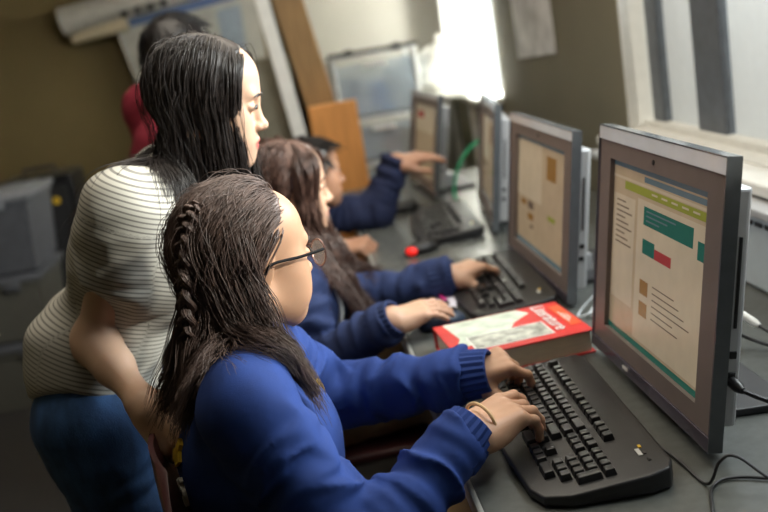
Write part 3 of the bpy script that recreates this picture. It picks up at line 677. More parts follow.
cable('network_cable', 'dark network cable with a white plug behind the nearest monitor', [(.735, 1.50, .775), (.755, 1.44, .760), (.79, 1.38, .745), (.83, 1.22, .735), (.80, 1.1, .735)], .0028, 'cable', [((.722, 1.535, .788), (.735, 1.50, .775), .0075, 'white', 'plug')])
cable('data_cable', 'black cord sagging down behind the nearest monitor', [(.60, 1.62, .90), (.64, 1.55, .82), (.72, 1.52, .75), (.80, 1.40, .735), (.86, 1.30, .735)], .003, 'cable')
for i, (dx, lb) in enumerate(((0, 'pale cable looping low beside the second monitor'), (.02, 'pale cable rising behind the second monitor'))):
    cable('white_cable', lb, [(.61+dx, 1.87-.02*i, .80), (.56+dx, 1.865, .765), (.525+dx, 1.86-.01*i, .738), (.515+dx, 1.835, .735), (.545+dx, 1.82-.02*i, .745), (.60+dx, 1.80, .76), (.67, 1.83+.03*i, .80), (.71, 1.87, .88+.10*i)], .0026, 'cablew')
cable('green_cable', 'bright green cable arching down between the two far monitors', [(.70, 3.28, .930), (.65, 3.29, .935), (.60, 3.30, .905), (.555, 3.30, .85), (.53, 3.30, .78), (.53, 3.30, .738)], .0055, 'green')
# ------------------------------------------------------------------ back of the room
def tote(loc, size, label, body, lid, items=0):
    t = thing('storage_bin', loc, label, 'bin'); x, y, z = loc; w_, d_, h_ = size; q = MB()
    bm = bmesh.new(); s0, s1 = .90, 1.0; vs = []
    for (s, zz) in ((s0, 0), (s1, h_)): vs.append([bm.verts.new((a*w_/2*s, b*d_/2*s, zz)) for a, b in ((-1,-1),(1,-1),(1,1),(-1,1))])
    ins = [bm.verts.new((a*w_/2*s1-.006*a, b*d_/2*s1-.006*b, h_)) for a, b in ((-1,-1),(1,-1),(1,1),(-1,1))]; inb = [bm.verts.new((a*w_/2*s0-.006*a, b*d_/2*s0-.006*b, .006)) for a, b in ((-1,-1),(1,-1),(1,1),(-1,1))]
    bm.faces.new(vs[0][::-1]); bm.faces.new(inb)
    for i in range(4):
        j = (i+1) % 4; bm.faces.new((vs[0][i], vs[0][j], vs[1][j], vs[1][i])); bm.faces.new((vs[1][i], vs[1][j], ins[j], ins[i])); bm.faces.new((ins[i], ins[j], inb[j], inb[i]))
    bmesh.ops.bevel(bm, geom=[e for e in bm.edges if e.calc_face_angle(0) > .5], offset=.012, segments=2, profile=.5, affect='EDGES')
    q.bm(bm, loc); q.box((x, y, z+h_-.015), (w_*1.03, d_*1.03, .018), bev=.005); b = q.build('tub', M[body], t)
    q = MB(); q.box((x, y, z+h_+.010), (w_*1.07, d_*1.07, .022), bev=.008); q.box((x, y, z+h_+.022), (w_*.9, d_*.9, .012), bev=.005); q.build('lid', M[lid], t)
    for s in (-1, 1): q = MB(); q.box((x+s*w_*.30, y-d_*.52, z+h_-.01), (.07, .02, .045), bev=.006); q.build('latch', M[lid], t)
    return t
BX, BY = -1.46, 4.30
for z, hh, lb, bo, li in ((0, .27, 'clear storage bin on the floor, bottom of the stack', 'binclear', 'bingrey'), (.31, .26, 'clear storage bin in the middle of the stack', 'binclear', 'bingrey'), (.61, .31, 'grey storage bin with a lighter lid on top of the stack', 'bingrey', 'lidgrey')):
    tote((BX, BY, z), (.62 if z > .5 else .56, .44, hh), lb, bo, li)
for z, cs in ((.008, ('khaki', 'bingrey', 'mapblue')), (.318, ('mapblue', 'olive', 'redprint'))):
    for i, c in enumerate(cs): tag(MB().box((BX-.16+.16*i, BY, z+.09), (.13, .30, .17), bev=.03).build('folded_cloth', M[c]), ('khaki', 'grey', 'dark blue', 'blue', 'olive', 'red')[i+(3 if z > .1 else 0)]+' folded bundle inside the clear bin '+('at the bottom' if z < .1 else 'in the middle'), 'bundle')
t = thing('speaker_box', (-1.27, 4.95, 0), 'black equipment case standing behind the storage bins', 'case'); MB().box((-1.29, 4.95, .46), (.36, .30, .92), bev=.012).build('case', M['black'], t, False); MB().box((-1.29, 4.79, .62), (.30, .012, .5)).build('front_grille', M['dark'], t, False); MB().tube([(-1.37,4.95,.915), (-1.37,4.95,.955), (-1.21,4.95,.955), (-1.21,4.95,.915)], .01).build('handle', M['dark'], t)
MB().tube([(-1.20, 4.782, .80), (-1.20, 4.774, .80)], .018, 14).build('knob', M['yellow'], t)
# wall maps / roll
t = thing('pull_down_map', (-.6, 5.72, 1.0), 'white rolled pull-down map high on the ochre wall', 'map')
MB().tube([(-1.16, 5.68, 1.675), (-.05, 5.68, 1.79)], .078, 20).build('roller', M['tube'], t)
MB().tube([(-1.12, 5.66, 1.572), (-.80, 5.66, 1.612)], [.028, .040], 14).build('loose_roll', M['cream'], t)
q = MB(); q.add([(-.88, 5.70, 1.60), (-.05, 5.70, 1.68), (-.08, 5.70, 1.10), (-.78, 5.70, .92), (-.88, 5.706, 1.60), (-.05, 5.706, 1.68), (-.08, 5.706, 1.10), (-.78, 5.706, .92)], [(0,3,2,1), (4,5,6,7), (0,1,5,4), (3,7,6,2), (0,4,7,3), (1,2,6,5)]); sh = q.build('sheet', M['map'], t, False)
q = MB(); q.box((-.47, 5.694, 1.645), (.83, .004, .05), roty(RD(-5.8))); q.build('blue_band', M['mapblue'], sh, False)
q = MB(); q.add([(-.30, 5.695, 1.60), (-.16, 5.695, 1.615), (-.18, 5.695, 1.2), (-.30, 5.695, 1.2)], [(0,3,2,1)]); q.build('blue_panel', M['mapgrey'], sh, False)
for i in range(4): MB().box((-.80+.075*i, 5.605, 1.66+.008*i), (.035, .02, .035), bev=.004).build('clip', M['black'], t, False)
# boards and cabinet behind the woman
c = thing('cabinet', (-.03, 4.15, 0), 'tall olive-grey cabinet behind the woman', 'cabinet'); MB().box((-.075, 4.2, .66), (.23, .40, 1.32), bev=.008).build('body', M['cabinet'], c, False); MB().box((-.075, 3.992, .66), (.21, .014, 1.26), bev=.003).build('door', M['cabinet'], c, False); MB().tube([(.0, 3.972, .7), (.0, 3.965, .78)], .007).build('handle', M['silver'], c)
q = MB(); q.box((0, 0, 1.0), (.055, .03, 2.0), bev=.004); q.v = [v @ roty(RD(-5.5)).T+A(.125, 3.93, .0) for v in q.v]; tag(q.build('wooden_strip', M['white'], None, False), 'long white strip leaning against the cabinet side', 'strip')
q = MB(); q.box((0, 0, 1.0), (.13, .03, 2.0), bev=.004); q.v = [v @ roty(RD(-8)).T+A(.30, 4.25, 0) for v in q.v]; tag(q.build('plank', M['tanwood'], None, False), 'tall tan wooden plank leaning behind the white strip', 'plank')
b = thing('wooden_board', (.19, 4.03, 0), 'orange-brown wooden board standing behind the boy', 'board'); MB().box((.185, 4.03, .56), (.205, .03, 1.07), bev=.006).build('panel', M['orangewood'], b, False)
for s in (-1, 1): MB().box((.185+s*.07, 4.03, .012), (.03, .11, .024), bev=.004).build('foot', M['orangewood'], b, False)
# plastic drawer cart
c = thing('drawer_cart', (.46, 4.85, 0), 'white plastic cart of clear drawers in the back corner', 'cart'); x0, x1, ya, yb = .255, .665, 4.78, 5.12
for x in (x0, x1):
    for y in (ya, yb): MB().tube([(x, y, .05), (x, y, 1.26)], .012, 10).build('post', M['cartframe'], c); MB().ball((x, y, .025), .025, None, 12).build('caster', M['black'], c)
for z in (.10, .40, .70, .93, 1.24): MB().box(((x0+x1)/2, (ya+yb)/2, z), (x1-x0+.03, yb-ya+.03, .016), bev=.004).build('shelf', M['cartframe'], c, False)
MB().tube([(x0-.02, ya-.01, 1.262), (x1+.02, ya-.01, 1.262)], .010, 8).build('top_bar', M['black'], c)
for x in (.34, .58): MB().box((x, ya-.012, 1.265), (.04, .024, .032), bev=.004).build('clip', M['black'], c, False)
for z, hh in ((.11, .27), (.41, .27), (.71, .20), (.94, .28)):
    q = MB()
    q.box((.46, ya+.004, z+hh/2), (.385, .005, hh-.02)); q.box((.46, (ya+yb)/2, z+.012), (.385, .30, .005)); 
    for x in (.27, .65): q.box((x, (ya+yb)/2, z+hh/2), (.005, .30, hh-.03))
    dr = q.build('drawer', M['drawer'], c, False); q = MB(); q.box((.46, ya-.006, z+hh-.03), (.12, .014, .022), bev=.004); q.build('drawer_handle', M['cartframe'], dr, False)
for i, (x, z, w_, hh, cl, lb) in enumerate(((.35, .945, .10, .17, 'padw', 'white paper pack in the left of the top cart drawer'), (.47, .945, .08, .14, 'blueprint', 'blue box in the middle of the top cart drawer'), (.57, .945, .09, .20, 'white', 'white box in the right of the top cart drawer'), (.36, .72, .12, .12, 'padw', 'pale box in the left of the lower cart drawer'),
      (.50, .72, .07, .13, 'redprint', 'red box in the lower cart drawer'), (.59, .72, .08, .10, 'yellow', 'yellow box in the lower cart drawer'), (.38, .42, .15, .16, 'blueprint', 'blue box low in the cart'), (.55, .42, .12, .12, 'paper', 'cream box low in the cart'))):
    tag(MB().box((x, 4.93, z+hh/2+.012), (w_, .20, hh), bev=.006).build('carton', M[cl], None, False), lb, 'box')
t = thing('white_bag', (.80, 4.9, .0), 'crumpled white bag on the box beside the far window', 'bag')
V, F = sculpt([ell((.80, 5.0, 1.115), (.10, .10, .11)), ell((.84, 4.98, 1.16), (.07, .07, .08), k=.05), ell((.76, 4.98, 1.07), (.09, .08, .06), k=.05)], .012, (lambda P, D: D+.02*(vnoise(P*22)-.5), False)); mkobj('sack', V, F, M['white'], t, ang=180)
MB().tube(spline([(.82, 5, 1.23), (.83, 5, 1.27), (.86, 5, 1.25)]), .012).build('tied_top', M['white'], t)
s = thing('side_table', (.80, 5.0, 0), 'white table in the back corner below the far window', 'table'); MB().box((.81, 5.0, .985), (.26, .60, .025), bev=.006).build('tabletop', M['white'], s, False)
for x in (.71, .91):
    for y in (4.74, 5.26): MB().box((x, y, .487), (.03, .03, .974)).build('leg', M['white'], s, False)
# ------------------------------------------------------------------ chairs
def chair(loc, label):
    x, y, _ = loc; t = thing('school_chair', loc, label, 'chair', None)
    V, F = sculpt([rbox((x+.04, y, .435), A(.20, .20, .012), .011, k=.02), cap((x+.22, y-.17, .432), (x+.22, y+.17, .432), .012, k=.02)], .006); mkobj('seat', V, F, M['maroon'], t, ang=180)
    bm = bmesh.new(); n_, k_ = 24, 16; G = [[None]*k_ for _ in range(n_)]; V = []; F = []
    for s in (0, 1):
        for i in range(n_):
            for j in range(k_):
                v = j/(k_-1); hw = .205*(1-.42*max(0, (v-.72)/.28)**2.4)*(1-.25*max(0, (.15-v)/.15)**2); u = -1+2*i/(n_-1)
                V.append((x-.175-.055*v-.03*(1-u*u)+s*.008, y+u*hw, .50+.345*v-.012*u*u*v))
    idx = lambda s, i, j: s*n_*k_+i*k_+j
    for i in range(n_-1):
        for j in range(k_-1): F += [(idx(0,i,j), idx(0,i,j+1), idx(0,i+1,j+1), idx(0,i+1,j)), (idx(1,i,j), idx(1,i+1,j), idx(1,i+1,j+1), idx(1,i,j+1))]
    for i in range(n_-1): F += [(idx(0,i,0), idx(0,i+1,0), idx(1,i+1,0), idx(1,i,0)), (idx(0,i,k_-1), idx(1,i,k_-1), idx(1,i+1,k_-1), idx(0,i+1,k_-1))]
    for j in range(k_-1): F += [(idx(0,0,j), idx(1,0,j), idx(1,0,j+1), idx(0,0,j+1)), (idx(0,n_-1,j), idx(0,n_-1,j+1), idx(1,n_-1,j+1), idx(1,n_-1,j))]
    mkobj('backrest', V, F, M['maroon'], t, ang=60)
    for s in (-1, 1):
        MB().tube(spline([(x+.20, y+s*.20, .012), (x+.17, y+s*.17, .40), (x+.05, y+s*.165, .418)]), .011, 10).build('leg', M['chrome'], t)
        MB().tube(spline([(x-.24, y+s*.20, .012), (x-.16, y+s*.17, .40), (x+.05, y+s*.165, .418)]), .011, 10).build('leg', M['chrome'], t)
        MB().tube(spline([(x-.13, y+s*.165, .415), (x-.20, y+s*.165, .47), (x-.205, y+s*.14, .58)]), .010, 10).build('back_tube', M['chrome'], t)
    return t
# ------------------------------------------------------------------ people
M['jersey'] = mat('jersey_plain', (.50,.48,.42), .85, bump=.2, bscale=700)
SK = dict(G=skin_mat('skin_warm_tan', (.52,.30,.19), (.50,.16,.13)), W=skin_mat('skin_light', (.62,.40,.28), (.55,.13,.12)), Mi=skin_mat('skin_medium', (.56,.34,.23), (.52,.15,.12)), B=skin_mat('skin_brown', (.38,.20,.125), (.34,.11,.09)))
HM = dict(jet=hair_mat('hair_jet', (.009,.007,.007)), black=hair_mat('hair_black', (.030,.023,.021), .42), dark=hair_mat('hair_dark_brown', (.105,.068,.056), .48), brown=hair_mat('hair_brown', (.088,.046,.034), .45))
CL = dict(royal=mat('fleece_royal_blue', (.008,.034,.175), .85, var=.10, bump=.35, bscale=900), navy=mat('fleece_navy', (.014,.028,.095), .85, var=.12, bump=.3, bscale=800), darknavy=mat('fleece_dark_navy', (.008,.013,.045), .85, var=.12, bump=.3, bscale=800),
          polo=mat('pique_red', (.24,.015,.035), .8, var=.08, bump=.3, bscale=900), stripe=stripe_mat('striped_jersey', (.52,.50,.44), (.21,.20,.18)), charcoal=mat('trouser_charcoal', (.03,.03,.035), .85))
def body_mesh(root, skin, hp, fr, hands, core, s=1., nm='body'):
    V0, F0 = sculpt(hp, .0019, smooth=1); parts = [(V0, F0)]; lp = [lipw(fr, V0, s)]
    for h in hands: v, f = sculpt(h, .0017, smooth=1); parts.append((v, f)); lp.append(np.zeros(len(v)))
    v, f = sculpt(core, .008, smooth=2); parts.append((v, f)); lp.append(np.zeros(len(v)))
    V, F = merge(*parts); return mkobj(nm, V, F, skin, root, attrs={'lip': np.concatenate(lp)}, ang=180)
def trousers(root, hips, lat, knees, ankles, m, r=(.10, .068, .05), shoe_dir=(1, 0, 0), hipr=.125, vox=.006):
    T = [cap(A(*hips)-lat*.06, A(*hips)+lat*.06, hipr, k=.05)]; sg = []
    for i, s in enumerate((-1, 1)):
        h = A(*hips)+lat*.085*s; T += [cap(h, knees[i], r[0], r[1], k=.05), cap(knees[i], ankles[i], r[1]*.97, r[2], k=.03)]; sg += [(A(*h), A(*knees[i]), r[0]), (A(*knees[i]), A(*ankles[i]), r[1])]
    V, F = sculpt(T, vox, clothpost(sg, .005, .003)); mkobj('trousers', V, F, m, root, ang=180)
    for i in (0, 1):
        a = A(*ankles[i]); d = unit(A(*shoe_dir)); zf = a[2]-.075
        H = [cap((a[0], a[1], zf+.045), A(a[0], a[1], zf+.035)+d*.11, .042, .038), ell(A(a[0], a[1], zf+.032)+d*.14, (.055, .042, .032), k=.03), cap(a, (a[0], a[1], zf+.05), .042, .045, k=.03), rbox((a[0], a[1], zf-.05), A(.4, .4, .05), .002, op='s', k=.004)]
        V, F = sculpt(H, .006); mkobj('shoe', V, F, M['shoe'], root, ang=180)
def hair_obj(root, X, r, m, base=None, nm='hair', tip=.35):
    v, f = strands(X, r, tip); parts = [(v, f)]
    if base is not None: parts.append(base)
    V, F = merge(*parts); return mkobj(nm, V, F, m, root, ang=180)
def coll(prims, r=0.): 
    def c(P):
        D = np.full(len(P), 1.)
        for q in prims:
            if q.op == 'u': D = np.minimum(D, q.d(P))
        return D-r
    return c
def simple_head(fr, neck, s=1.):
    return [ell(A(-.014, 0, .036)*s, A(.094, .075, .085)*s, fr=fr), ell(A(.035, 0, .045)*s, A(.0535, .0645, .0565)*s, fr=fr), ell(A(.028, 0, -.035)*s, A(.060, .060, .077)*s, fr=fr), cap(L2W(fr, A(-.022, 0, -.045)*s), A(*neck), .05*s, .055*s)]
def sw_prims(hip, chest, neck, arms, w=1., ra=(.066, .054, .044)):
    T = torso_prims(hip, chest, neck, arms[0][0], arms[1][0], w); sg = []
    for sh, el, wr in arms:
        sh, el, wr = A(*sh), A(*el), A(*wr)
        T += [cap(sh, el, ra[0]*w, ra[1]*w, k=.035), cap(el, wr, ra[1]*w, ra[2]*w, k=.02)]; sg += [(sh, el, ra[0]*w), (el, wr, ra[1]*w)]
    return T, sg
def core_prims(hip, chest, neck, arms, w=.82):
    T = torso_prims(hip, chest, neck, arms[0][0], arms[1][0], w)
    for sh, el, wr in arms: T += [cap(A(*sh), A(*el), .042, .036, k=.03), cap(A(*el), A(*wr)*.9+A(*el)*.1, .035, .026, k=.02)]
    return T
def hoodie(root, T, sg, arms, m, vox=.0042, cw=.022, amp=.013, base=.004, nm='sweatshirt', cuffm=None, cuffL=.055, cuffX=(0, 0)):
    T = list(T)
    for sh, el, wr in arms: T += sleeve_cut(el, wr, cw)
    V, F = sculpt(T, vox, clothpost(sg, amp, base)); o = mkobj(nm, V, F, m, root, ang=180)
    for (sh, el, wr), x_ in zip(arms, cuffX):
        d = unit(A(*wr)-A(*el)); cuff(o, A(*wr)-d*.035, A(*wr)+d*(cuffL-.035+x_), .0425, .035, cuffm or m)
    return o
lat = A(0, 1., 0)

# ---- girl in bright blue (nearest)
GS = .95; LG = lambda q: L2W(gfr, np.asarray(q, float)*GS)
gfr = frame((-.097, 1.365, 1.083), 29, 6); gneck = (-.128, 1.365, .955)
g = thing('person', (-.10, 1.37, 0), 'seated girl with glasses and long dark hair, bright blue sweatshirt, typing on the nearest keyboard', 'person')
garms = [((-.125, 1.215, .915), (-.015, 1.150, .700), (.163, 1.243, .802)), ((-.13, 1.525, .905), (-.015, 1.605, .755), (.208, 1.503, .788))]
ghip, gchest = (-.13, 1.37, .53), (-.135, 1.37, .79)
HR, tR = hand_prims(garms[0][2], (.87, .50, .06), (-.05, -.12, 1), 1, (24, 34, 24), thumb=(30, 28, 12, 22), s=1.09, spread=6, per={'index': (15, 26, 18), 'little': (30, 40, 26)})
HL, tL = hand_prims(garms[1][2], (.95, -.12, .20), (-.18, -.30, 1), -1, (62, 48, 26), thumb=(40, 24, 0, 0), s=.93, spread=6, per={'index': (44, 44, 24)})
for H, a in ((HR, garms[0]), (HL, garms[1])): H.append(cap(A(*a[2]), A(*a[2])*.6+A(*a[1])*.4, .027, .031, k=.015))
hp = head_prims(gfr, gneck, GS, ear=0); T, sg = sw_prims(ghip, gchest, gneck, garms)
gb = body_mesh(g, SK['G'], hp, gfr, [HR, HL], core_prims(ghip, gchest, gneck, garms), GS)
face_bits(g, gfr, M, hp, GS)
hd = hoodie(g, T, sg, garms, CL['royal'], cuffL=.058, cuffX=(0, .030))
M['nailred'] = mat('nail_polish', (.20,.008,.018), .15, coat=.8); M['nail'] = mat('nail_plain', (.62,.38,.29), .25)
for nm in tL: nail(g, tL[nm], M['nailred' if nm == 'thumb' else 'nail'], 'dark red painted thumbnail' if nm == 'thumb' else None)
for nm in tR: nail(g, tR[nm], M['nailred' if nm == 'thumb' else 'nail'], 'dark red painted thumbnail' if nm == 'thumb' else None)
d = unit(A(*garms[0][2])-A(*garms[0][1])); hfwd = unit(A(.87, .50, .06)); bc = A(*garms[0][2])+d*.018+hfwd*.016; u = unit(np.cross(hfwd, (0, 0, 1))); wv = np.cross(u, hfwd); aa = np.linspace(0, 2*pi, 33)
M['band'] = mat('band_tan', (.72,.48,.24), .6); MB().tube(bc+.0315*np.cos(aa)[:, None]*u+.0285*np.sin(aa)[:, None]*wv, .0026, 8, cap=False).build('wrist_band', M['band'], g)['label'] = 'tan elastic wrist band'
# waistband and print fragments
def decal(parent, prims, strokes, r, m, name, thick=.0012):
    q = MB()
    for st in strokes:
        p, n = project(prims, spline(st, 6), thick); t = unit2(np.gradient(p, axis=0)); b = np.cross(n, t); k = len(p)
        V = np.concatenate([p-b*r, p+b*r, p-b*r-n*.006, p+b*r-n*.006]); F = []
        for i in range(k-1): F += [(i, i+1, k+i+1, k+i), (2*k+i, 3*k+i, 3*k+i+1, 2*k+i+1), (i, 2*k+i, 2*k+i+1, i+1), (k+i, k+i+1, 3*k+i+1, 3*k+i)]
        F += [(0, k, 3*k, 2*k), (k-1, 3*k-1, 4*k-1, 2*k-1)]; q.add(V, F)
    return q.build(name, m, parent, True)
decal(hd, T, [[(-.03, 1.40, .900), (-.025, 1.425, .885)], [(-.03, 1.43, .895), (-.02, 1.455, .86)], [(-.02, 1.415, .868), (-.01, 1.445, .845)]], .005, M['yellow'], 'chest_print', .006)
decal(hd, T, [[(-.35, 1.28, .895), (-.35, 1.29, .862)], [(-.35, 1.262, .868), (-.35, 1.30, .838)], [(-.35, 1.30, .86), (-.35, 1.34, .83)]], .008, M['yellow'], 'back_print', .006)
decal(hd, T, [[(-.35, 1.27+.022*cos(a), .775+.022*sin(a)) for a in np.linspace(0, 5.6, 9)], [(-.35, 1.255, .815), (-.35, 1.275, .80), (-.35, 1.262, .79)], [(-.35, 1.30, .79), (-.35, 1.325, .76), (-.35, 1.35, .77)]], .0035, M['paper'], 'back_print', .006)
# hair: swept back from the forehead, long and loose, with a braid down the back of the head
CP = simple_head(gfr, gneck, GS)+T
hl_g = lambda q, hx: hx-.004-.020*(q[2] < .05)
def comb_g(q):
    v = np.stack([-.9+0*q[:, 0], .35*np.sign(q[:, 1])*np.clip(np.abs(q[:, 1])/.05, 0, 1), np.where(q[:, 2] > .06, -.15, -.75)], 1); return unit2(v)
X = hair_sim(gfr, 6500, lambda q: .145+(q[:, 2]+.05)*1.25+.03*(q[:, 0] > -.02), comb_g, coll(CP), GS, lay=(.0015, .013), wave=(.0035, .085), clumps=420, clump=.38, jit=.02, comb_len=.11, hairline=hl_g, seed=5, adh=.3, grow=1.6, drift=lambda q: np.stack([np.where(q[:, 0] > -.02, .20, -.42), .14*np.sign(q[:, 1]), 0*q[:, 0]], 1))
Xf = hair_sim(gfr, 260, .16, comb_g, coll(CP), GS, lay=(.004, .024), wave=(.006, .06), clumps=0, jit=.07, comb_len=.10, hairline=hl_g, seed=15, adh=.15)
hair = hair_obj(g, X, .00072, HM['dark'], scalp(gfr, GS, up=.003, hairline=lambda q, hx: hl_g(q, hx)-.012))
hair_obj(hair, Xf, .00045, HM['dark'], nm='loose_strands')
mid = spline(LG(A((-.050, -.02, .140), (-.098, -.03, .108), (-.126, -.03, .060), (-.136, -.03, .0), (-.136, -.03, -.06), (-.134, -.025, -.11)) if False else np.array([(-.080, -.03, .100), (-.098, -.03, .085), (-.110, -.03, .052), (-.118, -.03, .0), (-.121, -.03, -.055), (-.123, -.025, -.10)])), 24)
tt = np.linspace(0, 1, len(mid)); tg = unit2(np.gradient(mid, axis=0)); cc = LG((-.014, 0, .036)); nn = unit2(mid-cc); nn = unit2(nn-tg*(nn*tg).sum(1)[:, None]); sd = np.cross(tg, nn); XB = []
for k in range(3):
    ph = tt*2*pi*3.3+k*2*pi/3; c0 = mid+sd*(.0085*np.sin(ph))[:, None]+nn*(.0055*np.sin(2*ph))[:, None]
    for j in range(90):
        a = rng.random()*6.28; rr = .0075*math.sqrt(rng.random()); tap = np.interp(tt, [0, .15, .8, 1], [.25, 1, .9, .4])
        XB.append(c0+(rr*tap*np.cos(a+ph*.4))[:, None]*sd+(rr*tap*np.sin(a+ph*.4))[:, None]*nn)
hair_obj(hair, np.array(XB), .0013, HM['dark'], nm='braid')
# glasses
gl = bpy.data.objects.new('eyeglasses', None); COL.objects.link(gl); gl.parent = g; gl.location = A(*LG((.10, 0, 0)))-A(-.10, 1.37, 0); gl['_b'] = list(map(float, LG((.10, 0, 0)))); gl['label'] = 'round eyeglasses with black temples'
M['rimrose'] = mat('rim_rose', (.23,.13,.11), .25, metal=.7)
for y in (-1, 1):
    a = np.linspace(0, 2*pi, 29); pts = np.stack([.106-.10*np.abs(np.sin(a)*0)-.10*(np.abs(y*.034+.0225*np.cos(a)*1)-.034).clip(-.02, .03)*.35, y*.034+.0225*np.cos(a), .000+.021*np.sin(a)], 1)
    MB().tube(LG(pts), .0013, 8, cap=False).build('rim', M['rimrose'], gl)
    q = MB(); n = 28; P0 = LG(pts[:-1]); P1 = P0-gfr[1][:, 0]*.0012; q.add(np.concatenate([P0, P1]), [tuple(range(n)), tuple(range(n, 2*n))[::-1]]+[(i, i+n, (i+1) % n+n, (i+1) % n) for i in range(n)]); q.build('lens', M['glass'], gl)
    MB().tube(LG(spline([(.101, y*.056, .008), (.092, y*.066, .009), (.05, y*.074, .006), (.0, y*.080, .004), (-.014, y*.080, -.010)], 8)), .0022, 8).build('temple', M['specs'], gl)
MB().tube(LG(spline([(.107, -.012, .004), (.112, 0, .009), (.107, .012, .004)], 6)), .0013, 8).build('bridge', M['rimrose'], gl)
trousers(g, ghip, lat, [A(.27, 1.27, .54), A(.27, 1.47, .54)], [A(.26, 1.27, .095), A(.26, 1.47, .095)], M['khaki'])

# ---- girl in navy (middle)
mfr = frame((-.036, 2.20, 1.048), 2, 6); mneck = (-.058, 2.20, .925)
p = thing('person', (-.07, 2.2, 0), 'seated girl with long wavy brown hair and navy sweatshirt, one hand on a mouse', 'person')
marms = [((-.055, 2.045, .875), (-.035, 1.985, .690), (.128, 1.895, .785)), ((-.05, 2.355, .865), (.080, 2.235, .752), (.300, 2.165, .780))]
mhip, mchest = (-.12, 2.2, .53), (-.055, 2.2, .77)
HR, tR = hand_prims(marms[0][2], (.97, .26, .03), (-.05, -.18, 1), 1, (12, 16, 10), thumb=(28, 22, 10, 15), s=.95, spread=5)
HL, tL = hand_prims(marms[1][2], (.95, .22, .10), (-.1, -.1, 1), -1, (30, 44, 26), thumb=(30, 30, 10, 15), s=.95, spread=6)
for H, a in ((HR, marms[0]), (HL, marms[1])): H.append(cap(A(*a[2]), A(*a[2])*.6+A(*a[1])*.4, .027, .031, k=.015))
hp = head_prims(mfr, mneck, .96, ear=0); T, sg = sw_prims(mhip, mchest, mneck, marms, .96, (.064, .048, .042))
body_mesh(p, SK['Mi'], hp, mfr, [HR, HL], core_prims(mhip, mchest, mneck, marms, .8), .96); face_bits(p, mfr, M, hp, .96)
hd = hoodie(p, T, sg, marms, CL['navy'], .005)
CP = simple_head(mfr, mneck, .96)+T
hl_m = lambda q, hx: hx+.010
cm = lambda q: unit2(np.stack([np.where(q[:, 0] > .01, .30, -.4), .75*np.sign(q[:, 1]+.012), np.where(q[:, 2] > .07, -.3, -.9)], 1))
X = hair_sim(mfr, 3200, lambda q: .31+(q[:, 2]+.05)*1.2, cm, coll(CP), .96, lay=(.002, .016), wave=(.009, .085), clumps=120, clump=.75, jit=.025, comb_len=.08, seed=8, hairline=hl_m, adh=.25, grow=.8, drift=lambda q: np.stack([np.where(q[:, 0] > -.03, .34, -.05), .05*np.sign(q[:, 1]), 0*q[:, 0]], 1))
Xe = hair_sim(mfr, 1100, lambda q: .31+(q[:, 2]+.05)*1.2, cm, coll(CP), .96, lay=(.001, .009), wave=(.007, .085), clumps=60, clump=.4, jit=.02, comb_len=.08, seed=18, hairline=hl_m, adh=.3, side=lambda q: q[0] > np.interp(q[2], [0, .04, .07, .10, .125], [-.01, .02, .04, .045, .02]))
X = np.concatenate([X, Xe])
hair_obj(p, X, .0011, HM['brown'], scalp(mfr, .96, .0035, hl_m))
trim = [(-.2+.2, 2.085, .92), (.1, 2.11, .86), (.1, 2.12, .79), (.1, 2.115, .72)]
M['lanyard'] = mat('lanyard_white', (.55,.56,.55), .6); decal(hd, T, [[(.0, 2.13, .885), (.005, 2.125, .84), (.0, 2.115, .78), (-.01, 2.10, .72)]], .0055, M['lanyard'], 'zip_trim', .007)
trousers(p, mhip, lat, [A(.27, 2.09, .54), A(.27, 2.31, .54)], [A(.26, 2.09, .095), A(.26, 2.31, .095)], M['khaki'])

# ---- boy (far), arm up towards the last monitor
bfr = frame((.035, 3.0, .958), 8, 4); bneck = (-.03, 3.0, .845)
p = thing('person', (-.07, 3.0, 0), 'boy in dark navy sweatshirt, elbow on desk, hand raised to the far monitor', 'person')
barms = [((-.045, 2.865, .795), (-.06, 2.78, .640), (.070, 2.790, .752)), ((-.035, 3.135, .795), (.225, 3.12, .782), (.318, 3.11, .935))]
bhip, bchest = (-.12, 3.0, .53), (-.06, 3.0, .72)
HR, tR = hand_prims(barms[0][2], (.95, -.25, .05), (-.05, -.3, 1), 1, (55, 70, 45), thumb=(25, 25, 20, 30), s=1., spread=2)
HL, tL = hand_prims(barms[1][2], (.97, -.05, .02), (-.05, -.2, 1), -1, (8, 12, 10), thumb=(16, 20, 10, 15), s=1., spread=2)
for H, a in ((HR, barms[0]), (HL, barms[1])): H.append(cap(A(*a[2]), A(*a[2])*.6+A(*a[1])*.4, .028, .032, k=.015))
hp = head_prims(bfr, bneck, .97); T, sg = sw_prims(bhip, bchest, bneck, barms, .95, (.066, .058, .046))
body_mesh(p, SK['B'], hp, bfr, [HR, HL], core_prims(bhip, bchest, bneck, barms, .8), .97); face_bits(p, bfr, M, hp, .97)
hoodie(p, T, sg, barms, CL['darknavy'], .006)
CP = simple_head(bfr, bneck, .97)
cb = lambda q: unit2(np.stack([np.where(q[:, 2] > .05, .6, -.2), .3*np.sign(q[:, 1]), np.where(q[:, 2] > .07, -.1, -.9)], 1))
X = hair_sim(bfr, 1100, .055, cb, coll(CP), .97, lay=(.003, .016), steps=10, wave=(0, .1), clumps=80, clump=.5, jit=.06, comb_len=.2, grav=.3, seed=9)
hair_obj(p, X, .0017, HM['jet'], scalp(bfr, .97, .006))
trousers(p, bhip, lat, [A(.25, 2.9, .54), A(.25, 3.1, .54)], [A(.24, 2.9, .095), A(.24, 3.1, .095)], M['khaki'])

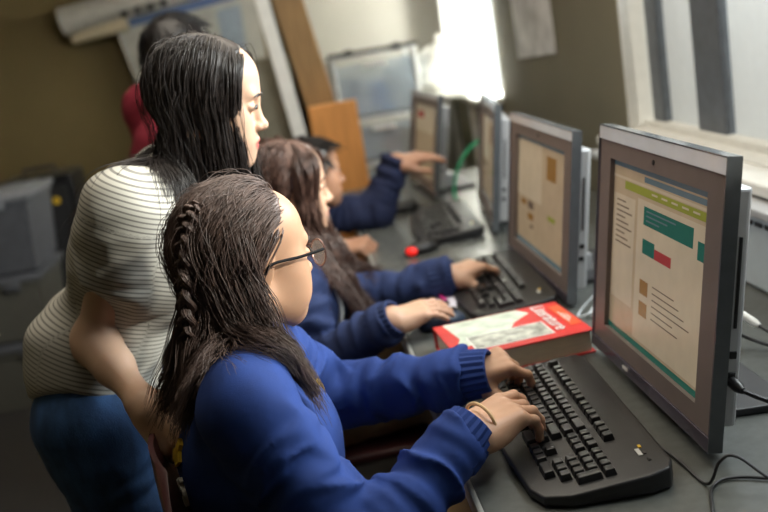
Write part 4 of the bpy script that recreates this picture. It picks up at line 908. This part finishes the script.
# ---- standing woman in the striped top
wfr = frame((-.133, 1.66, 1.300), -3, 15); wneck = (-.215, 1.66, 1.165)
p = thing('person', (-.44, 1.68, 0), 'standing woman with long black hair leaning over, striped white short-sleeved top and blue jeans', 'person')
wh, wch = (-.428, 1.68, .83), (-.30, 1.675, 1.075)
wsr, wer, wwr = (-.285, 1.525, 1.165), (-.385, 1.55, .955), (-.298, 1.405, .880)
wsl, wel, wwl = (-.25, 1.825, 1.165), (-.26, 1.90, .93), (-.21, 1.90, .70)
HR, tR = hand_prims(wwr, (.38, -.38, -.62), (-.55, -.62, .30), 1, (38, 50, 30), thumb=(32, 25, 15, 20), s=.95, spread=3)
HR += [cap(A(*wwr), A(*wer), .0215, .029, k=.02), cap(A(*wer), A(*wsr), .030, .036, k=.03), cap(A(*wwr)*.4+A(*wer)*.6, A(*wer), .028, .029, k=.03)]
HL, tL = hand_prims(wwl, (.10, 0, -1), (-.2, 1, 0), 1, (25, 30, 20), s=.95)
HL += [cap(A(*wwl), A(*wel), .025, .038, k=.02), cap(A(*wel), A(*wsl), .038, .046, k=.03)]
S = .955
hp = head_prims(wfr, wneck, S, ear=0)
body_mesh(p, SK['W'], hp, wfr, [HR, HL], torso_prims(wh, wch, wneck, wsr, wsl, .8)+[cap(A(*wsr), A(*wer)*.5+A(*wsr)*.5, .042, .04, k=.03), cap(A(*wsl), A(*wel)*.5+A(*wsl)*.5, .042, .04, k=.03)], S); face_bits(p, wfr, M, hp, S)
def lerp(a, b, t): return A(*a)*(1-t)+A(*b)*t
er_, el_ = lerp(wsr, wer, .50), lerp(wsl, wel, .52)
T = [cap(A(*wh)+A(-.0, -.05, .05), A(*wh)+A(-.0, .05, .05), .102, k=.03), cap(A(*wh)+A(.0, -.055, -.03), A(*wh)+A(.0, .055, -.03), .106, k=.03), cap(lerp(wh, wch, .55)-lat*.045, lerp(wh, wch, .55)+lat*.045, .097, k=.05), cap(A(*wh)+A(-.008, -.05, .10), A(*wh)+A(-.008, .05, .10), .080, k=.04), cap(A(*wch)-lat*.065, A(*wch)+lat*.065, .108, k=.06),
     cap(A(*wch)+A(.05, -.07, -.03), A(*wch)+A(.05, .07, -.03), .075, k=.05), cap(wneck, wsr, .052, .062, k=.05), cap(wneck, wsl, .052, .062, k=.05), cap(wch, wneck, .095, .058, k=.05), cap(wsr, er_, .056, .054, k=.02), cap(wsl, el_, .056, .054, k=.02)]
SLV = T[-2:]; TORSO = T[:-2]; CUT = []
for sh, ee in ((wsr, er_), (wsl, el_)): CUT += sleeve_cut(sh, ee, .046)
T = SLV+CUT+TORSO
ax = unit(A(*wch)-A(*wh))
def wpost(P, D):
    D = folds(P, D, [(A(*wsr), er_, .06), (A(*wsl), el_, .06)], .004, .0045)
    # shirt-tail hem: long at the back and front, curved up at the sides
    a = (P[:, 1]-1.68)/.13; z0 = .865-.055*np.clip(1-a*a, -1, 1)-.22*(P[:, 0]+.44)*0; z0 = np.where(P[:, 0] > -.44, z0-.05*np.clip((P[:, 0]+.44)/.1, 0, 1), z0+.035*np.clip(-(P[:, 0]+.44)/.1, 0, 1))
    return np.maximum(D, np.where(P[:, 1] < 2.5, z0-P[:, 2], D))
V, F = sculpt(T, .0045, (wpost, True)); 
st = (V-A(*wh)) @ ax
for sh, ee in ((wsr, er_), (wsl, el_)):
    d = unit(ee-A(*sh)); t = (V-A(*sh)) @ d; rad = np.linalg.norm(V-A(*sh)-t[:, None]*d, axis=1); m_ = (t > .015) & (rad < .080) & (np.abs(V[:, 1]-1.675) > .125)
    st = np.where(m_, t, st)
stp = mkobj('striped_top', V, F, CL['stripe'], p, attrs={'stripe': st*2*pi/.0080}, ang=180)
for sh, ee in ((wsr, er_), (wsl, el_)):
    d = unit(ee-A(*sh)); cuff(stp, ee-d*.016, ee+d*.006, .0555, .0545, M['jersey'], 'sleeve_hem', 1, .0022)
trousers(p, (-.43, 1.68, .80), lat, [A(-.41, 1.59, .46), A(-.41, 1.775, .46)], [A(-.44, 1.58, .095), A(-.44, 1.79, .095)], M['jeans'], (.088, .066, .052), hipr=.102)
TT = [q for q in T if q.op == 'u']; CP = simple_head(wfr, wneck, S)+TT
hl_w = lambda q, hx: hx+(.010 if q[2] < .06 else -.004)
cw = lambda q: unit2(np.stack([np.interp(q[:, 0], [-.08, .03], [-.6, .05]), .65*np.sign(q[:, 1]+.01), np.where(q[:, 2] > .085, -.25, -.9)], 1))
X = hair_sim(wfr, 5600, lambda q: .17+(q[:, 2]+.05)*1.15+.06*(q[:, 0] < -.03), cw, coll(CP), S, lay=(.0015, .011), wave=(.002, .12), clumps=420, clump=.40, jit=.02, comb_len=.10, hairline=hl_w, seed=11, adh=.3, grow=.6, drift=lambda q: np.stack([np.interp(q[:, 0], [-.09, .03], [-.28, .05]), -.05*(q[:, 0] < -.02), 0*q[:, 0]], 1))
Xf = hair_sim(wfr, 160, .30, cw, coll(CP), S, lay=(.006, .026), wave=(.004, .09), clumps=0, jit=.05, comb_len=.10, seed=21, adh=.15)
Xe = hair_sim(wfr, 1500, lambda q: .17+(q[:, 2]+.05)*1.15, cw, coll(CP), S, lay=(.001, .008), wave=(.002, .12), clumps=0, jit=.015, comb_len=.10, hairline=hl_w, seed=12, adh=.3, side=lambda q: q[0] > np.interp(q[2], [0, .04, .07, .10, .125], [-.02, .012, .035, .042, .02]))
X = np.concatenate([X, Xe])
hair = hair_obj(p, X, .0008, HM['black'], scalp(wfr, S, .0035, hl_w)); hair_obj(hair, Xf, .0005, HM['black'], nm='loose_strands')

# ---- person in the red polo at the back
rfr = frame((-.285, 2.9, 1.378), 52, 8); rneck = (-.320, 2.88, 1.290)
p = thing('person', (-.44, 2.85, 0), 'standing person with short dark hair and red polo shirt, half hidden behind the woman', 'person')
rh, rch = (-.40, 2.83, .84), (-.345, 2.85, 1.12); rl = unit(A(-.78, .62, 0)); rs = [A(*rneck)-rl*.15+A(.01, 0, -.032), A(*rneck)+rl*.15+A(.01, 0, -.032)]
rarms = [(rs[0], rs[0]+A(.03, 0, -.26), rs[0]+A(.08, .08, -.46)), (rs[1], rs[1]+A(.03, .02, -.26), rs[1]+A(.04, .10, -.48))]
hands = []
for (a, e, w_), sd_ in zip(rarms, (1, -1)):
    H, _ = hand_prims(w_, w_-e, (-.3, -.2, 1), sd_, (25, 35, 20)); H += [cap(w_, e, .025, .038, k=.02), cap(e, a, .038, .044, k=.03)]; hands.append(H)
hp = head_prims(rfr, rneck)
body_mesh(p, SK['B'], hp, rfr, hands, torso_prims(rh, rch, rneck, rs[0], rs[1], .72)); face_bits(p, rfr, M, hp)
T = torso_prims(rh, rch, rneck, rs[0], rs[1], .88); sg = []
for a, e, w_ in rarms: ee = a*.4+e*.6; T += [cap(a, ee, .064, .062, k=.035)]; sg.append((a, ee, .06))
T0 = list(T)
for a, e, w_ in rarms: T += sleeve_cut(a, a*.4+e*.6, .052)
V, F = sculpt(T, .006, clothpost(sg, .004, .004)); sh = mkobj('polo_shirt', V, F, CL['polo'], p, ang=180)
nk = unit(L2W(rfr, (-.022, 0, -.045))-A(*rneck)); cuff(sh, A(*rneck)+nk*.0, A(*rneck)+nk*.045, .064, .060, CL['polo'], 'collar', 1)
trousers(p, (-.40, 2.83, .82), rl, [A(-.35, 2.76, .46), A(-.45, 2.93, .46)], [A(-.36, 2.74, .095), A(-.49, 2.92, .095)], CL['charcoal'], (.095, .07, .055), (.6, .8, 0))
cr = lambda q: unit2(np.stack([np.where(q[:, 2] > .08, .5, -.2), .3*np.sign(q[:, 1]), np.where(q[:, 2] > .09, 0, -.9)], 1))
X = hair_sim(rfr, 1100, .05, cr, coll(simple_head(rfr, rneck)), 1., lay=(.004, .02), steps=10, wave=(0, .1), clumps=80, clump=.5, jit=.07, comb_len=.2, grav=.3, seed=13)
hair_obj(p, X, .0018, HM['jet'], scalp(rfr, 1., .010))

# ---- chairs under the three seated pupils
chair((-.035, 1.37, 0), 'maroon school chair under the girl in bright blue, the woman\'s hand on its back')
chair((-.02, 2.2, 0), 'maroon school chair under the girl in navy'); chair((.02, 3.0, 0), 'maroon school chair under the boy')

# ---- repeats share a group
GROUPS = {'monitor': 'monitors along the desk', 'keyboard': 'black keyboards on the desk', 'mouse': 'mice on the desk', 'chair': 'maroon school chairs at the desk', 'bin': 'stacked storage bins', 'bundle': 'bundles inside the clear bins', 'box': 'boxes inside the drawer cart'}
for o in list(COL.objects):
    if o.parent is None and o.get('category') in GROUPS: o['group'] = GROUPS[o['category']]
    if o.parent is None and o.name.startswith('white_cable'): o['group'] = 'pale cables beside the second monitor'
# ------------------------------------------------------------------ camera, light
cd = bpy.data.cameras.new('camera'); cam = bpy.data.objects.new('camera', cd); COL.objects.link(cam)
cd.sensor_width = 36; cd.lens = 950/768*36; cd.clip_start = .02
RC = ((0.98077401, 0.18168621, -0.07122121), (-0.11118762, 0.22033511, -0.96906643), (-0.16037347, 0.95835409, 0.2363002))
cam.matrix_world = Matrix.Translation((0, 0, 1.386)) @ Matrix(RC).to_4x4()
cd.dof.use_dof = True; cd.dof.focus_distance = 1.36; cd.dof.aperture_fstop = 2.8; SC.camera = cam
w = bpy.data.worlds.new('sky'); SC.world = w; w.use_nodes = True; nt = w.node_tree; bg = nt.nodes['Background']
sk = nt.nodes.new('ShaderNodeTexSky'); sk.sky_type = 'NISHITA'; sk.sun_disc = False; sk.sun_elevation = RD(32); sk.sun_rotation = RD(100); nt.links.new(sk.outputs[0], bg.inputs[0]); bg.inputs[1].default_value = .09
def area(name, loc, size, rot, power, col, spread=180):
    l = bpy.data.lights.new(name, 'AREA'); l.shape = 'RECTANGLE'; l.size, l.size_y = size; l.energy = power; l.color = col; l.spread = RD(spread)
    o = bpy.data.objects.new(name, l); COL.objects.link(o); o.location = loc; o.rotation_euler = rot; return o
area('daylight_near_window', (1.40, 1.75, 1.98), (.9, 1.4), (0, RD(68), 0), LP['w1'], (.97, .99, 1))
area('daylight_far_window', (1.35, 4.89, 1.65), (1.4, 1.0), (0, RD(90), 0), LP['w2'], (1, .97, .92))
area('overhead_fill', (.1, 2.2, 2.55), (1.4, 2.0), (0, 0, 0), LP['ceil'], (1, .90, .75))  # unseen fill light added overhead to brighten the hands and dim areas
s = bpy.data.lights.new('sun', 'SUN'); s.energy = LP['sun']; s.angle = RD(3); s.color = (1, .93, .82); so = bpy.data.objects.new('sun', s); COL.objects.link(so)
so.rotation_euler = Vector((-.95, .35, -.55)).to_track_quat('-Z', 'Y').to_euler()
vs = SC.view_settings; vs.view_transform = 'Standard'; vs.look = 'None'; vs.exposure = LP['exp']; vs.gamma = 1; vs.use_curve_mapping = False
SC.cycles.use_denoising = True; SC.cycles.max_bounces = 8; SC.cycles.sample_clamp_indirect = 6
try: SC.cycles.denoiser = 'OPENIMAGEDENOISE'
except Exception: pass
